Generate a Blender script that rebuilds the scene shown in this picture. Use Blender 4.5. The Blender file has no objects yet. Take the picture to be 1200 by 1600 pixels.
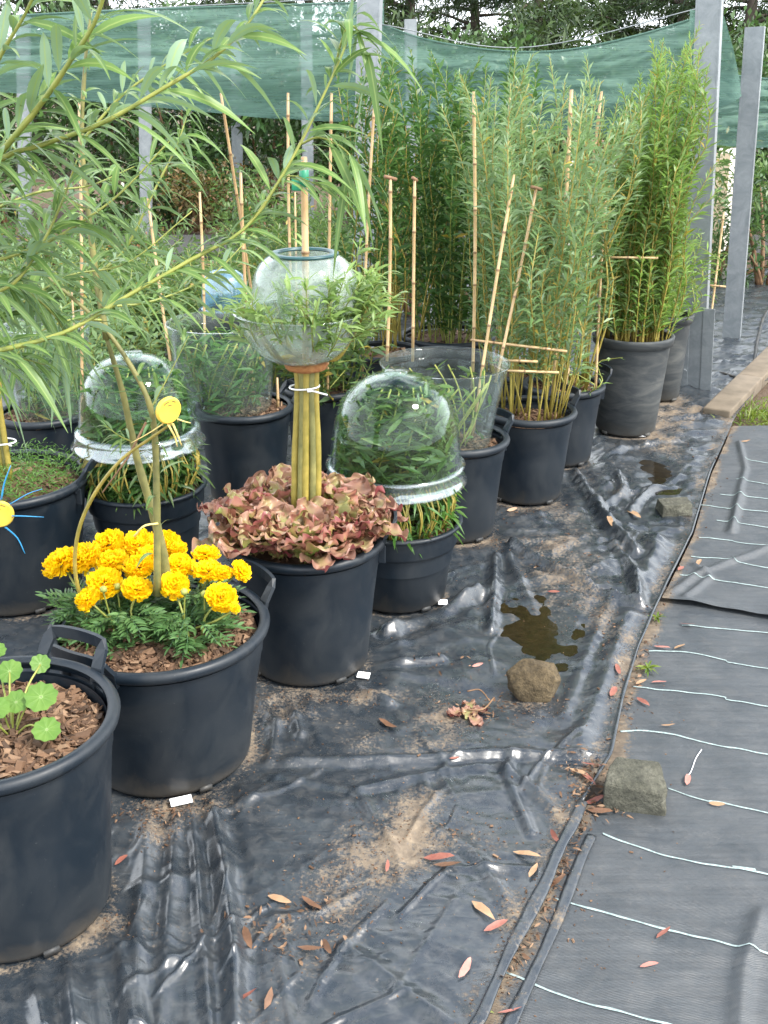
import bpy, bmesh, math, random
import numpy as np
from mathutils import Vector, Matrix

random.seed(11)
rng = np.random.default_rng(11)
S = bpy.context.scene
COL = S.collection
R = math.radians
PI = math.pi

# ------------------------------------------------------------------ camera
CAM_H, PITCH, FPX = 1.55, R(22.4), 1700.0
cam_d = bpy.data.cameras.new('camera')
cam = bpy.data.objects.new('camera', cam_d); COL.objects.link(cam)
cam.location = (0, 0, CAM_H); cam.rotation_euler = (PI / 2 - PITCH, 0, 0)
cam_d.sensor_fit = 'VERTICAL'; cam_d.sensor_height = 24.0
cam_d.lens = 24.0 * FPX / 1600.0
cam_d.clip_start = 0.05; cam_d.clip_end = 500
S.camera = cam

# ------------------------------------------------------------------ world, sun, exposure
SUN_EL, SUN_AZ = R(52), R(118)          # azimuth clockwise from +Y (towards +X)
W = bpy.data.worlds.new('World'); S.world = W; W.use_nodes = True
wn, wl = W.node_tree.nodes, W.node_tree.links
bg = wn['Background']
sky = wn.new('ShaderNodeTexSky'); sky.sky_type = 'NISHITA'; sky.sun_disc = False
sky.sun_elevation = SUN_EL; sky.sun_rotation = SUN_AZ
sky.air_density = 1.0; sky.dust_density = 2.0; sky.ozone_density = 1.0
tcw = wn.new('ShaderNodeTexCoord')
mpw = wn.new('ShaderNodeMapping'); mpw.inputs['Scale'].default_value = (1, 1, 2.2)
clouds = wn.new('ShaderNodeTexNoise'); clouds.inputs['Scale'].default_value = 2.3
clouds.inputs['Detail'].default_value = 7; clouds.inputs['Roughness'].default_value = .58
rampw = wn.new('ShaderNodeValToRGB')
rampw.color_ramp.elements[0].position = .44; rampw.color_ramp.elements[0].color = (0, 0, 0, 1)
rampw.color_ramp.elements[1].position = .62; rampw.color_ramp.elements[1].color = (1, 1, 1, 1)
mixw = wn.new('ShaderNodeMix'); mixw.data_type = 'RGBA'
wl.new(tcw.outputs['Generated'], mpw.inputs['Vector']); wl.new(mpw.outputs[0], clouds.inputs['Vector'])
sepw = wn.new('ShaderNodeSeparateXYZ'); wl.new(tcw.outputs['Generated'], sepw.inputs[0])
lowb = wn.new('ShaderNodeMapRange'); lowb.inputs['From Min'].default_value = .18; lowb.inputs['From Max'].default_value = .80; lowb.inputs['To Min'].default_value = .34; lowb.inputs['To Max'].default_value = -.06
wl.new(sepw.outputs['Z'], lowb.inputs['Value'])
addw = wn.new('ShaderNodeMath'); addw.operation = 'ADD'; wl.new(clouds.outputs['Fac'], addw.inputs[0]); wl.new(lowb.outputs[0], addw.inputs[1]); wl.new(addw.outputs[0], rampw.inputs['Fac']); wl.new(rampw.outputs['Color'], mixw.inputs[0])
wl.new(sky.outputs['Color'], mixw.inputs[6]); mixw.inputs[7].default_value = (14.5, 15.3, 16.2, 1)
# bright cloud round the hidden sun
vm = wn.new('ShaderNodeVectorMath'); vm.operation = 'DOT_PRODUCT'; wl.new(tcw.outputs['Generated'], vm.inputs[0])
vm.inputs[1].default_value = (math.sin(SUN_AZ) * math.cos(SUN_EL), math.cos(SUN_AZ) * math.cos(SUN_EL), math.sin(SUN_EL))
glow = wn.new('ShaderNodeMapRange'); glow.interpolation_type = 'SMOOTHSTEP'; glow.inputs['From Min'].default_value = .78; glow.inputs['From Max'].default_value = .96
wl.new(vm.outputs['Value'], glow.inputs['Value'])
gm = wn.new('ShaderNodeMath'); gm.operation = 'MULTIPLY'; wl.new(glow.outputs[0], gm.inputs[0]); wl.new(rampw.outputs['Color'], gm.inputs[1])
mixg = wn.new('ShaderNodeMix'); mixg.data_type = 'RGBA'; wl.new(gm.outputs[0], mixg.inputs[0]); wl.new(mixw.outputs[2], mixg.inputs[6]); mixg.inputs[7].default_value = (34, 34, 33, 1)
wl.new(mixg.outputs[2], bg.inputs['Color']); bg.inputs['Strength'].default_value = 0.11
sd = bpy.data.lights.new('sun', 'SUN'); sun = bpy.data.objects.new('sun', sd); COL.objects.link(sun)
sd.energy = 2.6; sd.angle = R(10); sd.color = (1, .95, .87)
sdir = Vector((math.sin(SUN_AZ) * math.cos(SUN_EL), math.cos(SUN_AZ) * math.cos(SUN_EL), math.sin(SUN_EL)))
sun.rotation_euler = sdir.to_track_quat('Z', 'Y').to_euler(); sun.location = (3, -3, 8)
S.view_settings.view_transform = 'Standard'; S.view_settings.look = 'None'
S.view_settings.exposure = 1.15; S.view_settings.gamma = 1; S.view_settings.use_curve_mapping = False
S.cycles.max_bounces = 8; S.cycles.transparent_max_bounces = 24
S.cycles.diffuse_bounces = 3; S.cycles.glossy_bounces = 3; S.cycles.transmission_bounces = 4
S.cycles.caustics_reflective = False; S.cycles.caustics_refractive = False

# ------------------------------------------------------------------ measuring: photo pixel -> place in the world
CP, SP = math.cos(PITCH), math.sin(PITCH)
def ray(px, py):
    a, b = (px - 600) / FPX, (800 - py) / FPX
    return np.array([a, CP + b * SP, -SP + b * CP])
def G(px, py, z=0.0):
    d = ray(px, py); t = (z - CAM_H) / d[2]
    return np.array([0, 0, CAM_H]) + d * t
def AY(px, py, y):
    d = ray(px, py); return np.array([0, 0, CAM_H]) + d * (y / d[1])
def scale_at(px, py, y):               # metres per pixel there
    return (y / ray(px, py)[1]) / FPX

# ------------------------------------------------------------------ objects
def tag(o, label=None, cat=None, group=None, kind=None):
    if label: o['label'] = label
    if cat: o['category'] = cat
    if group: o['group'] = group
    if kind: o['kind'] = kind
    return o
def thing(name, label, cat, loc=(0, 0, 0), group=None):
    o = bpy.data.objects.new(name, None); COL.objects.link(o); o.location = [float(v) for v in loc]
    o.empty_display_size = .05
    return tag(o, label, cat, group)

class MB:
    def __init__(s): s.V = []; s.Q = []; s.T = []; s.A = []; s.n = 0
    def add(s, V, Q=None, T=None, A=None):
        V = np.asarray(V, float).reshape(-1, 3)
        if Q is not None and len(Q): s.Q.append(np.asarray(Q, int).reshape(-1, 4) + s.n)
        if T is not None and len(T): s.T.append(np.asarray(T, int).reshape(-1, 3) + s.n)
        s.A.append(np.zeros(len(V)) if A is None else np.asarray(A, float).ravel())
        s.V.append(V); s.n += len(V); return s
    def build(s, name, mat, parent=None, smooth=True, origin=None):
        V = np.concatenate(s.V); A = np.concatenate(s.A)
        Q = np.concatenate(s.Q) if s.Q else np.zeros((0, 4), int)
        T = np.concatenate(s.T) if s.T else np.zeros((0, 3), int)
        off = np.zeros(3)
        if parent is not None: off = np.array(WLOC(parent))
        elif origin is not None: off = np.array(origin, float)
        V = V - off
        me = bpy.data.meshes.new(name)
        me.vertices.add(len(V)); me.vertices.foreach_set('co', V.astype(np.float32).ravel())
        loops = np.concatenate([Q.ravel(), T.ravel()]).astype(np.int32)
        me.loops.add(len(loops)); me.loops.foreach_set('vertex_index', loops)
        st = np.concatenate([np.arange(len(Q)) * 4, len(Q) * 4 + np.arange(len(T)) * 3]).astype(np.int32)
        me.polygons.add(len(st)); me.polygons.foreach_set('loop_start', st)
        try: me.polygons.foreach_set('loop_total', np.concatenate([np.full(len(Q), 4), np.full(len(T), 3)]).astype(np.int32))
        except Exception: pass
        me.polygons.foreach_set('use_smooth', np.full(len(st), bool(smooth)))
        at = me.attributes.new('mark', 'FLOAT', 'POINT'); at.data.foreach_set('value', A.astype(np.float32))
        me.update(calc_edges=True); me.validate()
        me.materials.append(mat)
        o = bpy.data.objects.new(name, me); COL.objects.link(o)
        if parent is not None: o.parent = parent
        elif origin is not None: o.location = [float(v) for v in off]
        return o
def WLOC(o):
    l = Vector(o.location)
    while o.parent is not None:
        o = o.parent; l = l + Vector(o.location)
    return l

def lathe(mb, prof, c, seg=64, wob=0.0, A=None, tilt=None):
    prof = np.asarray(prof, float); n = len(prof)
    th = np.linspace(0, 2 * PI, seg, endpoint=False)
    w = 1 + wob * np.sin(th * 2 + 1.3)
    V = np.zeros((n, seg, 3))
    V[:, :, 0] = prof[:, 0:1] * np.cos(th) * w; V[:, :, 1] = prof[:, 0:1] * np.sin(th) * w; V[:, :, 2] = prof[:, 1:2]
    if tilt is not None: V = V @ np.array(tilt).T
    i, j = np.meshgrid(np.arange(n - 1), np.arange(seg), indexing='ij'); j2 = (j + 1) % seg
    Q = np.stack([i * seg + j, i * seg + j2, (i + 1) * seg + j2, (i + 1) * seg + j], -1).reshape(-1, 4)
    aa = None if A is None else np.repeat(np.asarray(A, float), seg)
    mb.add(V.reshape(-1, 3) + np.asarray(c, float), Q, A=aa)
def tube(mb, P, r, sides=7, A=None, flat=1.0, cap=True):
    P = np.asarray(P, float); n = len(P); r = np.broadcast_to(np.asarray(r, float), (n,))
    T = np.gradient(P, axis=0); T /= np.linalg.norm(T, axis=1, keepdims=True) + 1e-9
    ref = np.array([0, 0, 1.]) if abs(T[:, 2]).mean() < .75 else np.array([0, 1., 0])
    U = np.cross(T, ref); U /= np.linalg.norm(U, axis=1, keepdims=True) + 1e-9
    N = np.cross(U, T)
    th = np.linspace(0, 2 * PI, sides, endpoint=False)
    V = P[:, None] + r[:, None, None] * (np.cos(th)[None, :, None] * U[:, None] + flat * np.sin(th)[None, :, None] * N[:, None])
    i, j = np.meshgrid(np.arange(n - 1), np.arange(sides), indexing='ij'); j2 = (j + 1) % sides
    Q = np.stack([i * sides + j, i * sides + j2, (i + 1) * sides + j2, (i + 1) * sides + j], -1).reshape(-1, 4)
    V = V.reshape(-1, 3); Tr = None
    aa = np.zeros(len(V)) if A is None else np.repeat(np.asarray(A, float), sides)
    if cap:
        V = np.concatenate([V, P[:1], P[-1:]]); k = n * sides
        Tr = [[k, (q + 1) % sides, q] for q in range(sides)] + [[k + 1, (n - 1) * sides + q, (n - 1) * sides + (q + 1) % sides] for q in range(sides)]
        aa = np.concatenate([aa, [aa[0], aa[-1]]])
    mb.add(V, Q, Tr, aa)
def spline(P, n):
    P = np.asarray(P, float)
    if len(P) < 3:
        t = np.linspace(0, 1, n)[:, None]; return P[0] * (1 - t) + P[-1] * t
    Pe = np.concatenate([[2 * P[0] - P[1]], P, [2 * P[-1] - P[-2]]]); m = len(P) - 1; out = []
    for u in np.linspace(0, m - 1e-6, n):
        k = int(u); t = u - k; a, b, c, d = Pe[k:k + 4]
        out.append(.5 * (2 * b + (c - a) * t + (2 * a - 5 * b + 4 * c - d) * t * t + (3 * b - a - 3 * c + d) * t ** 3))
    return np.array(out)
def box(mb, c, s, M=None):
    V = np.array([[x, y, z] for x in (-.5, .5) for y in (-.5, .5) for z in (-.5, .5)]) * np.asarray(s, float)
    if M is not None: V = V @ np.asarray(M).T
    Q = [[0, 1, 3, 2], [4, 6, 7, 5], [0, 4, 5, 1], [2, 3, 7, 6], [0, 2, 6, 4], [1, 5, 7, 3]]
    mb.add(V + np.asarray(c, float), Q)
def rbox(mb, c, s, M=None, b=.004):    # chamfered box
    bm = bmesh.new(); bmesh.ops.create_cube(bm, size=1.0)
    for v in bm.verts: v.co = Vector((v.co.x * s[0], v.co.y * s[1], v.co.z * s[2]))
    bmesh.ops.bevel(bm, geom=list(bm.edges), offset=b, segments=2, affect='EDGES', profile=.6)
    V = np.array([v.co[:] for v in bm.verts]); bm.verts.index_update()
    Q = [[v.index for v in f.verts] for f in bm.faces if len(f.verts) == 4]
    T = [[v.index for v in f.verts] for f in bm.faces if len(f.verts) == 3]
    bm.free()
    if M is not None: V = V @ np.asarray(M).T
    mb.add(V + np.asarray(c, float), Q, T)

# leaf shapes: columns left / mid / right along the blade
def leaf_template(xs, ws, fold=.25):
    V = []; A = []
    for x, w in zip(xs, ws):
        V += [[x, w * .5, fold * w * .5], [x, 0, 0], [x, -w * .5, fold * w * .5]]; A += [0, 1, 0]
    Q = []
    for k in range(len(xs) - 1):
        a = k * 3; Q += [[a, a + 1, a + 4, a + 3], [a + 1, a + 2, a + 5, a + 4]]
    return np.array(V, float), np.array(Q), np.array(A, float)
T_NEAR = leaf_template([0, .06, .18, .34, .52, .7, .86, 1], [.06, .10, .70, .98, 1, .78, .4, .03], .22)
T_MID = leaf_template([0, .3, .65, 1], [.1, .95, .8, .04], .25)
T_BROAD = leaf_template([0, .2, .55, .85, 1], [.12, .8, 1, .6, .05], .2)
T_FAR = (np.array([[0, 0, 0], [.42, .5, .12], [.42, -.5, .12], [1, 0, 0]], float), np.array([[0, 2, 3, 1]]), np.array([1, 0, 0, 1.]))
def unit(a): return a / (np.linalg.norm(a, axis=-1, keepdims=True) + 1e-9)
def leaves(mb, P, D, L, Wd, tpl=T_FAR, droop=.3, roll=.6, wave=0.0, tipyellow=None):
    P = np.asarray(P, float); D = unit(np.asarray(D, float)); n = len(P)
    if n == 0: return
    L = np.broadcast_to(np.asarray(L, float), (n,)); Wd = np.broadcast_to(np.asarray(Wd, float), (n,))
    up = np.tile([0, 0, 1.], (n, 1)); up[abs(D[:, 2]) > .95] = [0, 1, 0]
    Sd = unit(np.cross(up, D)); N = np.cross(D, Sd)
    a = rng.normal(0, roll, n)[:, None]
    Sd, N = Sd * np.cos(a) + N * np.sin(a), N * np.cos(a) - Sd * np.sin(a)
    T, Q, A = tpl; m = len(T)
    dr = (droop * (0.6 + .8 * rng.random(n)))[:, None]
    x = T[:, 0][None]; ph = rng.random(n)[:, None] * 6.28
    V = (P[:, None] + D[:, None] * (L[:, None] * x)[..., None] + Sd[:, None] * (Wd[:, None] * T[:, 1][None])[..., None]
         + N[:, None] * (Wd[:, None] * T[:, 2][None] + wave * L[:, None] * np.sin(x * 5 + ph) * x)[..., None])
    V[..., 2] -= dr * L[:, None] * x ** 2
    Qs = (Q[None] + (np.arange(n) * m)[:, None, None]).reshape(-1, 4)
    mb.add(V.reshape(-1, 3), Qs, A=np.tile(A, n))

# ------------------------------------------------------------------ noise on arrays
_perm = np.random.default_rng(5).permutation(512)
_perm = np.concatenate([_perm, _perm, _perm[:4]])
_ang = np.random.default_rng(6).random(512) * 2 * PI
def perlin(x, y):
    xi = np.floor(x).astype(int); yi = np.floor(y).astype(int); xf = x - xi; yf = y - yi
    u = xf ** 3 * (xf * (xf * 6 - 15) + 10); v = yf ** 3 * (yf * (yf * 6 - 15) + 10)
    def g(ix, iy, dx, dy):
        h = _ang[_perm[(_perm[ix & 511] + iy) & 511]]; return np.cos(h) * dx + np.sin(h) * dy
    a = g(xi, yi, xf, yf); b = g(xi + 1, yi, xf - 1, yf); c = g(xi, yi + 1, xf, yf - 1); d = g(xi + 1, yi + 1, xf - 1, yf - 1)
    return 1.5 * ((a * (1 - u) + b * u) * (1 - v) + (c * (1 - u) + d * u) * v)
def fbm(x, y, o=4):
    s = 0; a = 1; t = 0
    for k in range(o): s = s + a * perlin(x * 2 ** k + 17.3 * k, y * 2 ** k - 9.1 * k); t += a; a *= .5
    return s / t
def ridged(x, y, o=3):
    s = 0; a = 1; t = 0
    for k in range(o): s = s + a * (1 - np.abs(perlin(x * 2 ** k + 7.7 * k, y * 2 ** k + 3.1 * k))) ** 4; t += a; a *= .5
    return s / t
def sstep(a, b, x):
    t = np.clip((x - a) / (b - a), 0, 1); return t * t * (3 - 2 * t)

# ------------------------------------------------------------------ materials
def new_mat(name):
    m = bpy.data.materials.new(name); m.use_nodes = True; nt = m.node_tree
    return m, nt, nt.nodes, nt.links, nt.nodes['Principled BSDF'], nt.nodes['Material Output']
def noise_node(n, l, scale, detail=4, rough=.55, coord='Object', vec=None, dist=0.0):
    t = n.new('ShaderNodeTexNoise'); t.inputs['Scale'].default_value = scale
    t.inputs['Detail'].default_value = detail; t.inputs['Roughness'].default_value = rough
    t.inputs['Distortion'].default_value = dist
    if vec is None:
        c = n.new('ShaderNodeTexCoord'); vec = c.outputs[coord]
    l.new(vec, t.inputs['Vector']); return t
def ramp(n, l, src, stops):
    r = n.new('ShaderNodeValToRGB'); e = r.color_ramp.elements
    while len(e) < len(stops): e.new(.5)
    for k, (p, c) in enumerate(stops):
        e[k].position = p; e[k].color = (*c, 1) if len(c) == 3 else c
    l.new(src, r.inputs['Fac']); return r
def mixc(n, l, fac, a, b, mode='MIX'):
    m = n.new('ShaderNodeMix'); m.data_type = 'RGBA'; m.blend_type = mode
    for sock, v in ((0, fac), (6, a), (7, b)):
        if hasattr(v, 'links'): l.new(v, m.inputs[sock])
        elif sock == 0: m.inputs[0].default_value = v
        else: m.inputs[sock].default_value = (*v, 1)
    return m.outputs[2]
def bump(n, l, h, strength, dist, bs):
    b = n.new('ShaderNodeBump'); b.inputs['Strength'].default_value = strength; b.inputs['Distance'].default_value = dist
    l.new(h, b.inputs['Height']); l.new(b.outputs['Normal'], bs.inputs['Normal']); return b
def attr(n, name='mark'):
    a = n.new('ShaderNodeAttribute'); a.attribute_name = name; return a.outputs['Fac']
def math_n(n, l, op, a, b=None, clamp=False):
    m = n.new('ShaderNodeMath'); m.operation = op; m.use_clamp = clamp
    for k, v in enumerate((a, b)):
        if v is None: continue
        if hasattr(v, 'links'): l.new(v, m.inputs[k])
        else: m.inputs[k].default_value = v
    return m.outputs[0]

def simple_mat(name, c1, c2=None, scale=30, rough=.6, metal=0, bs_=0.0, bd=.002, spec=.5, detail=5):
    m, nt, n, l, b, o = new_mat(name)
    t = noise_node(n, l, scale, detail)
    c2 = c2 or tuple(min(1, v * 1.35) for v in c1)
    r = ramp(n, l, t.outputs['Fac'], [(.3, c1), (.7, c2)]); l.new(r.outputs['Color'], b.inputs['Base Color'])
    b.inputs['Roughness'].default_value = rough; b.inputs['Metallic'].default_value = metal
    b.inputs['Specular IOR Level'].default_value = spec
    if bs_: bump(n, l, t.outputs['Fac'], bs_, bd, b)
    return m

def leaf_mat(name, ca, cb, under=None, rib=None, trans=.35, rough=.42, ribpow=10, tip=None):
    m, nt, n, l, b, o = new_mat(name)
    g = n.new('ShaderNodeNewGeometry')
    col = ramp(n, l, g.outputs['Random Per Island'], [(0, ca), (.55, tuple((x + y) / 2 for x, y in zip(ca, cb))), (.97, cb)] + ([(.975, tip), (1, tip)] if tip else [])).outputs['Color']
    t = noise_node(n, l, 9, 3)
    col = mixc(n, l, ramp(n, l, t.outputs['Fac'], [(.35, (0, 0, 0)), (.7, (.45, .45, .45))]).outputs['Color'], col, tuple(v * .55 for v in ca))
    if under: col = mixc(n, l, g.outputs['Backfacing'], col, under)
    if rib:
        col = mixc(n, l, math_n(n, l, 'POWER', attr(n), float(ribpow)), col, rib)
    l.new(col, b.inputs['Base Color']); b.inputs['Roughness'].default_value = rough
    b.inputs['Specular IOR Level'].default_value = .4
    tr = n.new('ShaderNodeBsdfTranslucent')
    l.new(mixc(n, l, .5, col, (cb[0] * 1.6, cb[1] * 1.7, cb[2] * .5)), tr.inputs['Color'])
    mx = n.new('ShaderNodeMixShader'); mx.inputs[0].default_value = trans
    l.new(b.outputs[0], mx.inputs[1]); l.new(tr.outputs[0], mx.inputs[2]); l.new(mx.outputs[0], o.inputs['Surface'])
    return m

def pot_mat(name, base, dusty=.25, rough=.42, streak=False):
    m, nt, n, l, b, o = new_mat(name)
    c = n.new('ShaderNodeTexCoord'); mp = n.new('ShaderNodeMapping')
    mp.inputs['Scale'].default_value = (3, 3, 11) if streak else (4, 4, 3)
    l.new(c.outputs['Object'], mp.inputs['Vector'])
    t = noise_node(n, l, 2.0, 6, .62, vec=mp.outputs[0], dist=.6)
    t2 = noise_node(n, l, 160, 3)
    d = ramp(n, l, t.outputs['Fac'], [(.42, (0, 0, 0)), (.75, (1, 1, 1))]).outputs['Color']
    dustc = (.17, .17, .155)
    col = mixc(n, l, math_n(n, l, 'MULTIPLY', d, dusty), base, dustc)
    sp = ramp(n, l, t2.outputs['Fac'], [(.70, (0, 0, 0)), (.78, (1, 1, 1))]).outputs['Color']
    col = mixc(n, l, math_n(n, l, 'MULTIPLY', sp, .22), col, (.2, .2, .19))
    # dried splashes of soil low on the wall
    sep = n.new('ShaderNodeSeparateXYZ'); l.new(c.outputs['Object'], sep.inputs[0])
    lowz = ramp(n, l, math_n(n, l, 'ADD', sep.outputs['Z'], math_n(n, l, 'MULTIPLY', t.outputs['Fac'], .26)), [(.11, (1, 1, 1)), (.19, (0, 0, 0))]).outputs['Color']
    col = mixc(n, l, math_n(n, l, 'MULTIPLY', lowz, .35), col, (.15, .125, .09))
    l.new(col, b.inputs['Base Color'])
    l.new(ramp(n, l, t.outputs['Fac'], [(.3, (rough,) * 3), (.8, (min(.9, rough + .3),) * 3)]).outputs['Color'], b.inputs['Roughness'])
    b.inputs['Specular IOR Level'].default_value = .42
    bump(n, l, t2.outputs['Fac'], .12, .001, b)
    return m

def clear_mat(name, tint=(.92, .97, .95), haze=.04, base=.012, gl=.03, dc=(.75, .8, .78)):
    m, nt, n, l, b, o = new_mat(name); n.remove(b)
    tr = n.new('ShaderNodeBsdfTransparent'); tr.inputs['Color'].default_value = (*tint, 1)
    g = n.new('ShaderNodeBsdfGlossy'); g.inputs['Roughness'].default_value = gl
    g.inputs['Color'].default_value = (.95, .98, 1, 1)
    df = n.new('ShaderNodeBsdfDiffuse'); df.inputs['Color'].default_value = (*dc, 1)
    tl = n.new('ShaderNodeBsdfTranslucent'); tl.inputs['Color'].default_value = (*dc, 1)
    hz = n.new('ShaderNodeMixShader'); hz.inputs[0].default_value = .5
    l.new(df.outputs[0], hz.inputs[1]); l.new(tl.outputs[0], hz.inputs[2])
    t = noise_node(n, l, 9, 6, .65); t2 = noise_node(n, l, 5, 2)
    hf = math_n(n, l, 'MULTIPLY', ramp(n, l, t.outputs['Fac'], [(.35, (.15,) * 3), (.75, (1, 1, 1))]).outputs['Color'], haze)
    m1 = n.new('ShaderNodeMixShader'); l.new(hf, m1.inputs[0]); l.new(tr.outputs[0], m1.inputs[1]); l.new(hz.outputs[0], m1.inputs[2])
    fr = n.new('ShaderNodeLayerWeight'); fr.inputs['Blend'].default_value = .5
    bp = n.new('ShaderNodeBump'); bp.inputs['Strength'].default_value = .10; bp.inputs['Distance'].default_value = .004
    l.new(t2.outputs['Fac'], bp.inputs['Height']); l.new(bp.outputs[0], g.inputs['Normal'])
    ff = math_n(n, l, 'ADD', math_n(n, l, 'MULTIPLY', math_n(n, l, 'POWER', fr.outputs['Facing'], 3.0), .55), base, True)
    m2 = n.new('ShaderNodeMixShader'); l.new(ff, m2.inputs[0]); l.new(m1.outputs[0], m2.inputs[1]); l.new(g.outputs[0], m2.inputs[2])
    l.new(m2.outputs[0], o.inputs['Surface'])
    return m

M = {}
M['pot'] = pot_mat('black pot plastic', (.0055, .011, .018), .11, .38)
M['pot_dusty'] = pot_mat('dusty pot plastic', (.038, .044, .048), .55, .6, True)
M['willow_near'] = leaf_mat('near willow leaf', (.075, .15, .04), (.155, .26, .07), under=(.23, .34, .23), rib=(.30, .38, .12), trans=.27)
M['willow_dark'] = leaf_mat('dark willow leaf', (.042, .11, .022), (.095, .20, .042), under=(.09, .18, .07), trans=.3, tip=(.42, .30, .05))
M['willow_grey'] = leaf_mat('grey green willow leaf', (.11, .20, .07), (.20, .31, .125), under=(.26, .36, .22), trans=.3, tip=(.42, .30, .05))
M['willow_bright'] = leaf_mat('yellow green willow leaf', (.12, .23, .04), (.23, .36, .085), under=(.25, .36, .15), trans=.36, tip=(.42, .30, .05))
M['willow_pale'] = leaf_mat('fresh pale willow leaf', (.15, .26, .06), (.25, .37, .12), under=(.28, .38, .2), rib=(.35, .42, .2), trans=.36)
M['leaf_mix'] = leaf_mat('mixed nursery leaf', (.04, .10, .022), (.13, .21, .05), under=(.12, .19, .09), trans=.3, tip=(.42, .30, .05))
M['laurel'] = leaf_mat('laurel leaf', (.028, .075, .019), (.085, .165, .042), under=(.08, .135, .055), trans=.18, rough=.3)
M['redtip'] = leaf_mat('bronze shrub leaf', (.07, .09, .025), (.22, .12, .05), under=(.12, .10, .05), trans=.25)
M['conifer'] = leaf_mat('conifer spray', (.014, .036, .014), (.065, .11, .028), under=(.035, .06, .022), trans=.18, rough=.6)
M['feathery'] = leaf_mat('feathery green', (.06, .16, .03), (.13, .26, .05), under=(.12, .23, .06), trans=.35)
M['marigold_leaf'] = leaf_mat('marigold leaf', (.06, .14, .042), (.13, .24, .085), under=(.06, .13, .06), trans=.25)
M['petal'] = leaf_mat('marigold petal', (.93, .56, .002), (.98, .74, .010), trans=.3, rough=.6)
M['grass'] = leaf_mat('grass blade', (.09, .17, .02), (.22, .27, .05), trans=.35)
M['willow_stem'] = simple_mat('willow bark', (.10, .105, .035), (.24, .22, .07), 25, .55, bs_=.3)
M['green_shoot'] = simple_mat('green shoot', (.17, .21, .04), (.30, .31, .07), 25, .5)
M['yellow_stem'] = simple_mat('yellow willow rod', (.20, .17, .03), (.36, .28, .06), 30, .5)
M['brown_wood'] = simple_mat('brown wood', (.13, .07, .035), (.27, .155, .08), 30, .7)
M['bark_trunk'] = simple_mat('tree bark', (.035, .026, .02), (.11, .085, .065), 8, .9, bs_=.8, bd=.03)
M['tie_white'] = simple_mat('white nylon', (.72, .74, .76), (.85, .86, .88), 20, .4)
M['tie_blue'] = simple_mat('blue nylon', (.02, .24, .50), (.05, .34, .62), 20, .4)
M['tie_green'] = simple_mat('green tie tape', (.01, .16, .08), (.02, .25, .13), 20, .4)
M['sun_yellow'] = simple_mat('yellow plastic', (.80, .52, .05), (.88, .62, .10), 14, .5)
M['straw'] = simple_mat('yellow strip', (.72, .55, .16), (.82, .66, .25), 20, .5)
M['clear'] = clear_mat('clear plastic', haze=.012)
M['clear_flange'] = clear_mat('thick clear plastic', (.86, .93, .95), haze=.10, gl=.06, base=.11)
M['clear_bucket'] = clear_mat('scuffed clear plastic', (.90, .95, .94), haze=.08, gl=.05)
M['bowl'] = clear_mat('misted clear plastic', (.88, .93, .91), haze=.46, gl=.10)
M['blue_clear'] = clear_mat('blue tinted clear plastic', (.45, .75, .92), haze=.7, gl=.08, base=.1, dc=(.42, .66, .82))
M['rim_green'] = simple_mat('dark green plastic', (.012, .05, .055), (.02, .075, .08), 30, .35)
M['kerb'] = simple_mat('weathered concrete', (.10, .08, .055), (.20, .16, .115), 9, .85, bs_=.5, bd=.004)
M['terracotta'] = simple_mat('terracotta', (.30, .085, .04), (.42, .14, .07), 20, .7)
M['white_card'] = simple_mat('white label plastic', (.82, .83, .84), (.9, .9, .9), 30, .4)
M['pale_board'] = simple_mat('pale board', (.72, .66, .58), (.82, .78, .72), 6, .8)
M['beige_board'] = simple_mat('beige board', (.42, .33, .22), (.52, .43, .31), 6, .8)
M['crumb'] = None

# bark mulch chips
m, nt, n, l, b, o = new_mat('bark mulch'); g = n.new('ShaderNodeNewGeometry')
cc = ramp(n, l, g.outputs['Random Per Island'], [(0, (.045, .026, .016)), (.4, (.13, .068, .036)), (.75, (.22, .125, .07)), (1, (.36, .23, .14))]).outputs['Color']
t = noise_node(n, l, 60, 4); l.new(mixc(n, l, math_n(n, l, 'MULTIPLY', t.outputs['Fac'], .7), cc, (.06, .035, .02)), b.inputs['Base Color'])
b.inputs['Roughness'].default_value = .85; bump(n, l, t.outputs['Fac'], .5, .003, b); M['mulch'] = m
# bamboo cane, darker at the nodes
m, nt, n, l, b, o = new_mat('bamboo'); t = noise_node(n, l, 18, 4)
oi = n.new('ShaderNodeObjectInfo')
cc = ramp(n, l, t.outputs['Fac'], [(.3, (.45, .30, .14)), (.7, (.63, .47, .25))]).outputs['Color']
cc = mixc(n, l, math_n(n, l, 'MULTIPLY', oi.outputs['Random'], .55), cc, (.36, .22, .11))
l.new(mixc(n, l, math_n(n, l, 'MULTIPLY', attr(n), .8), cc, (.13, .065, .03)), b.inputs['Base Color']); b.inputs['Roughness'].default_value = .4
M['bamboo'] = m
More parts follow.
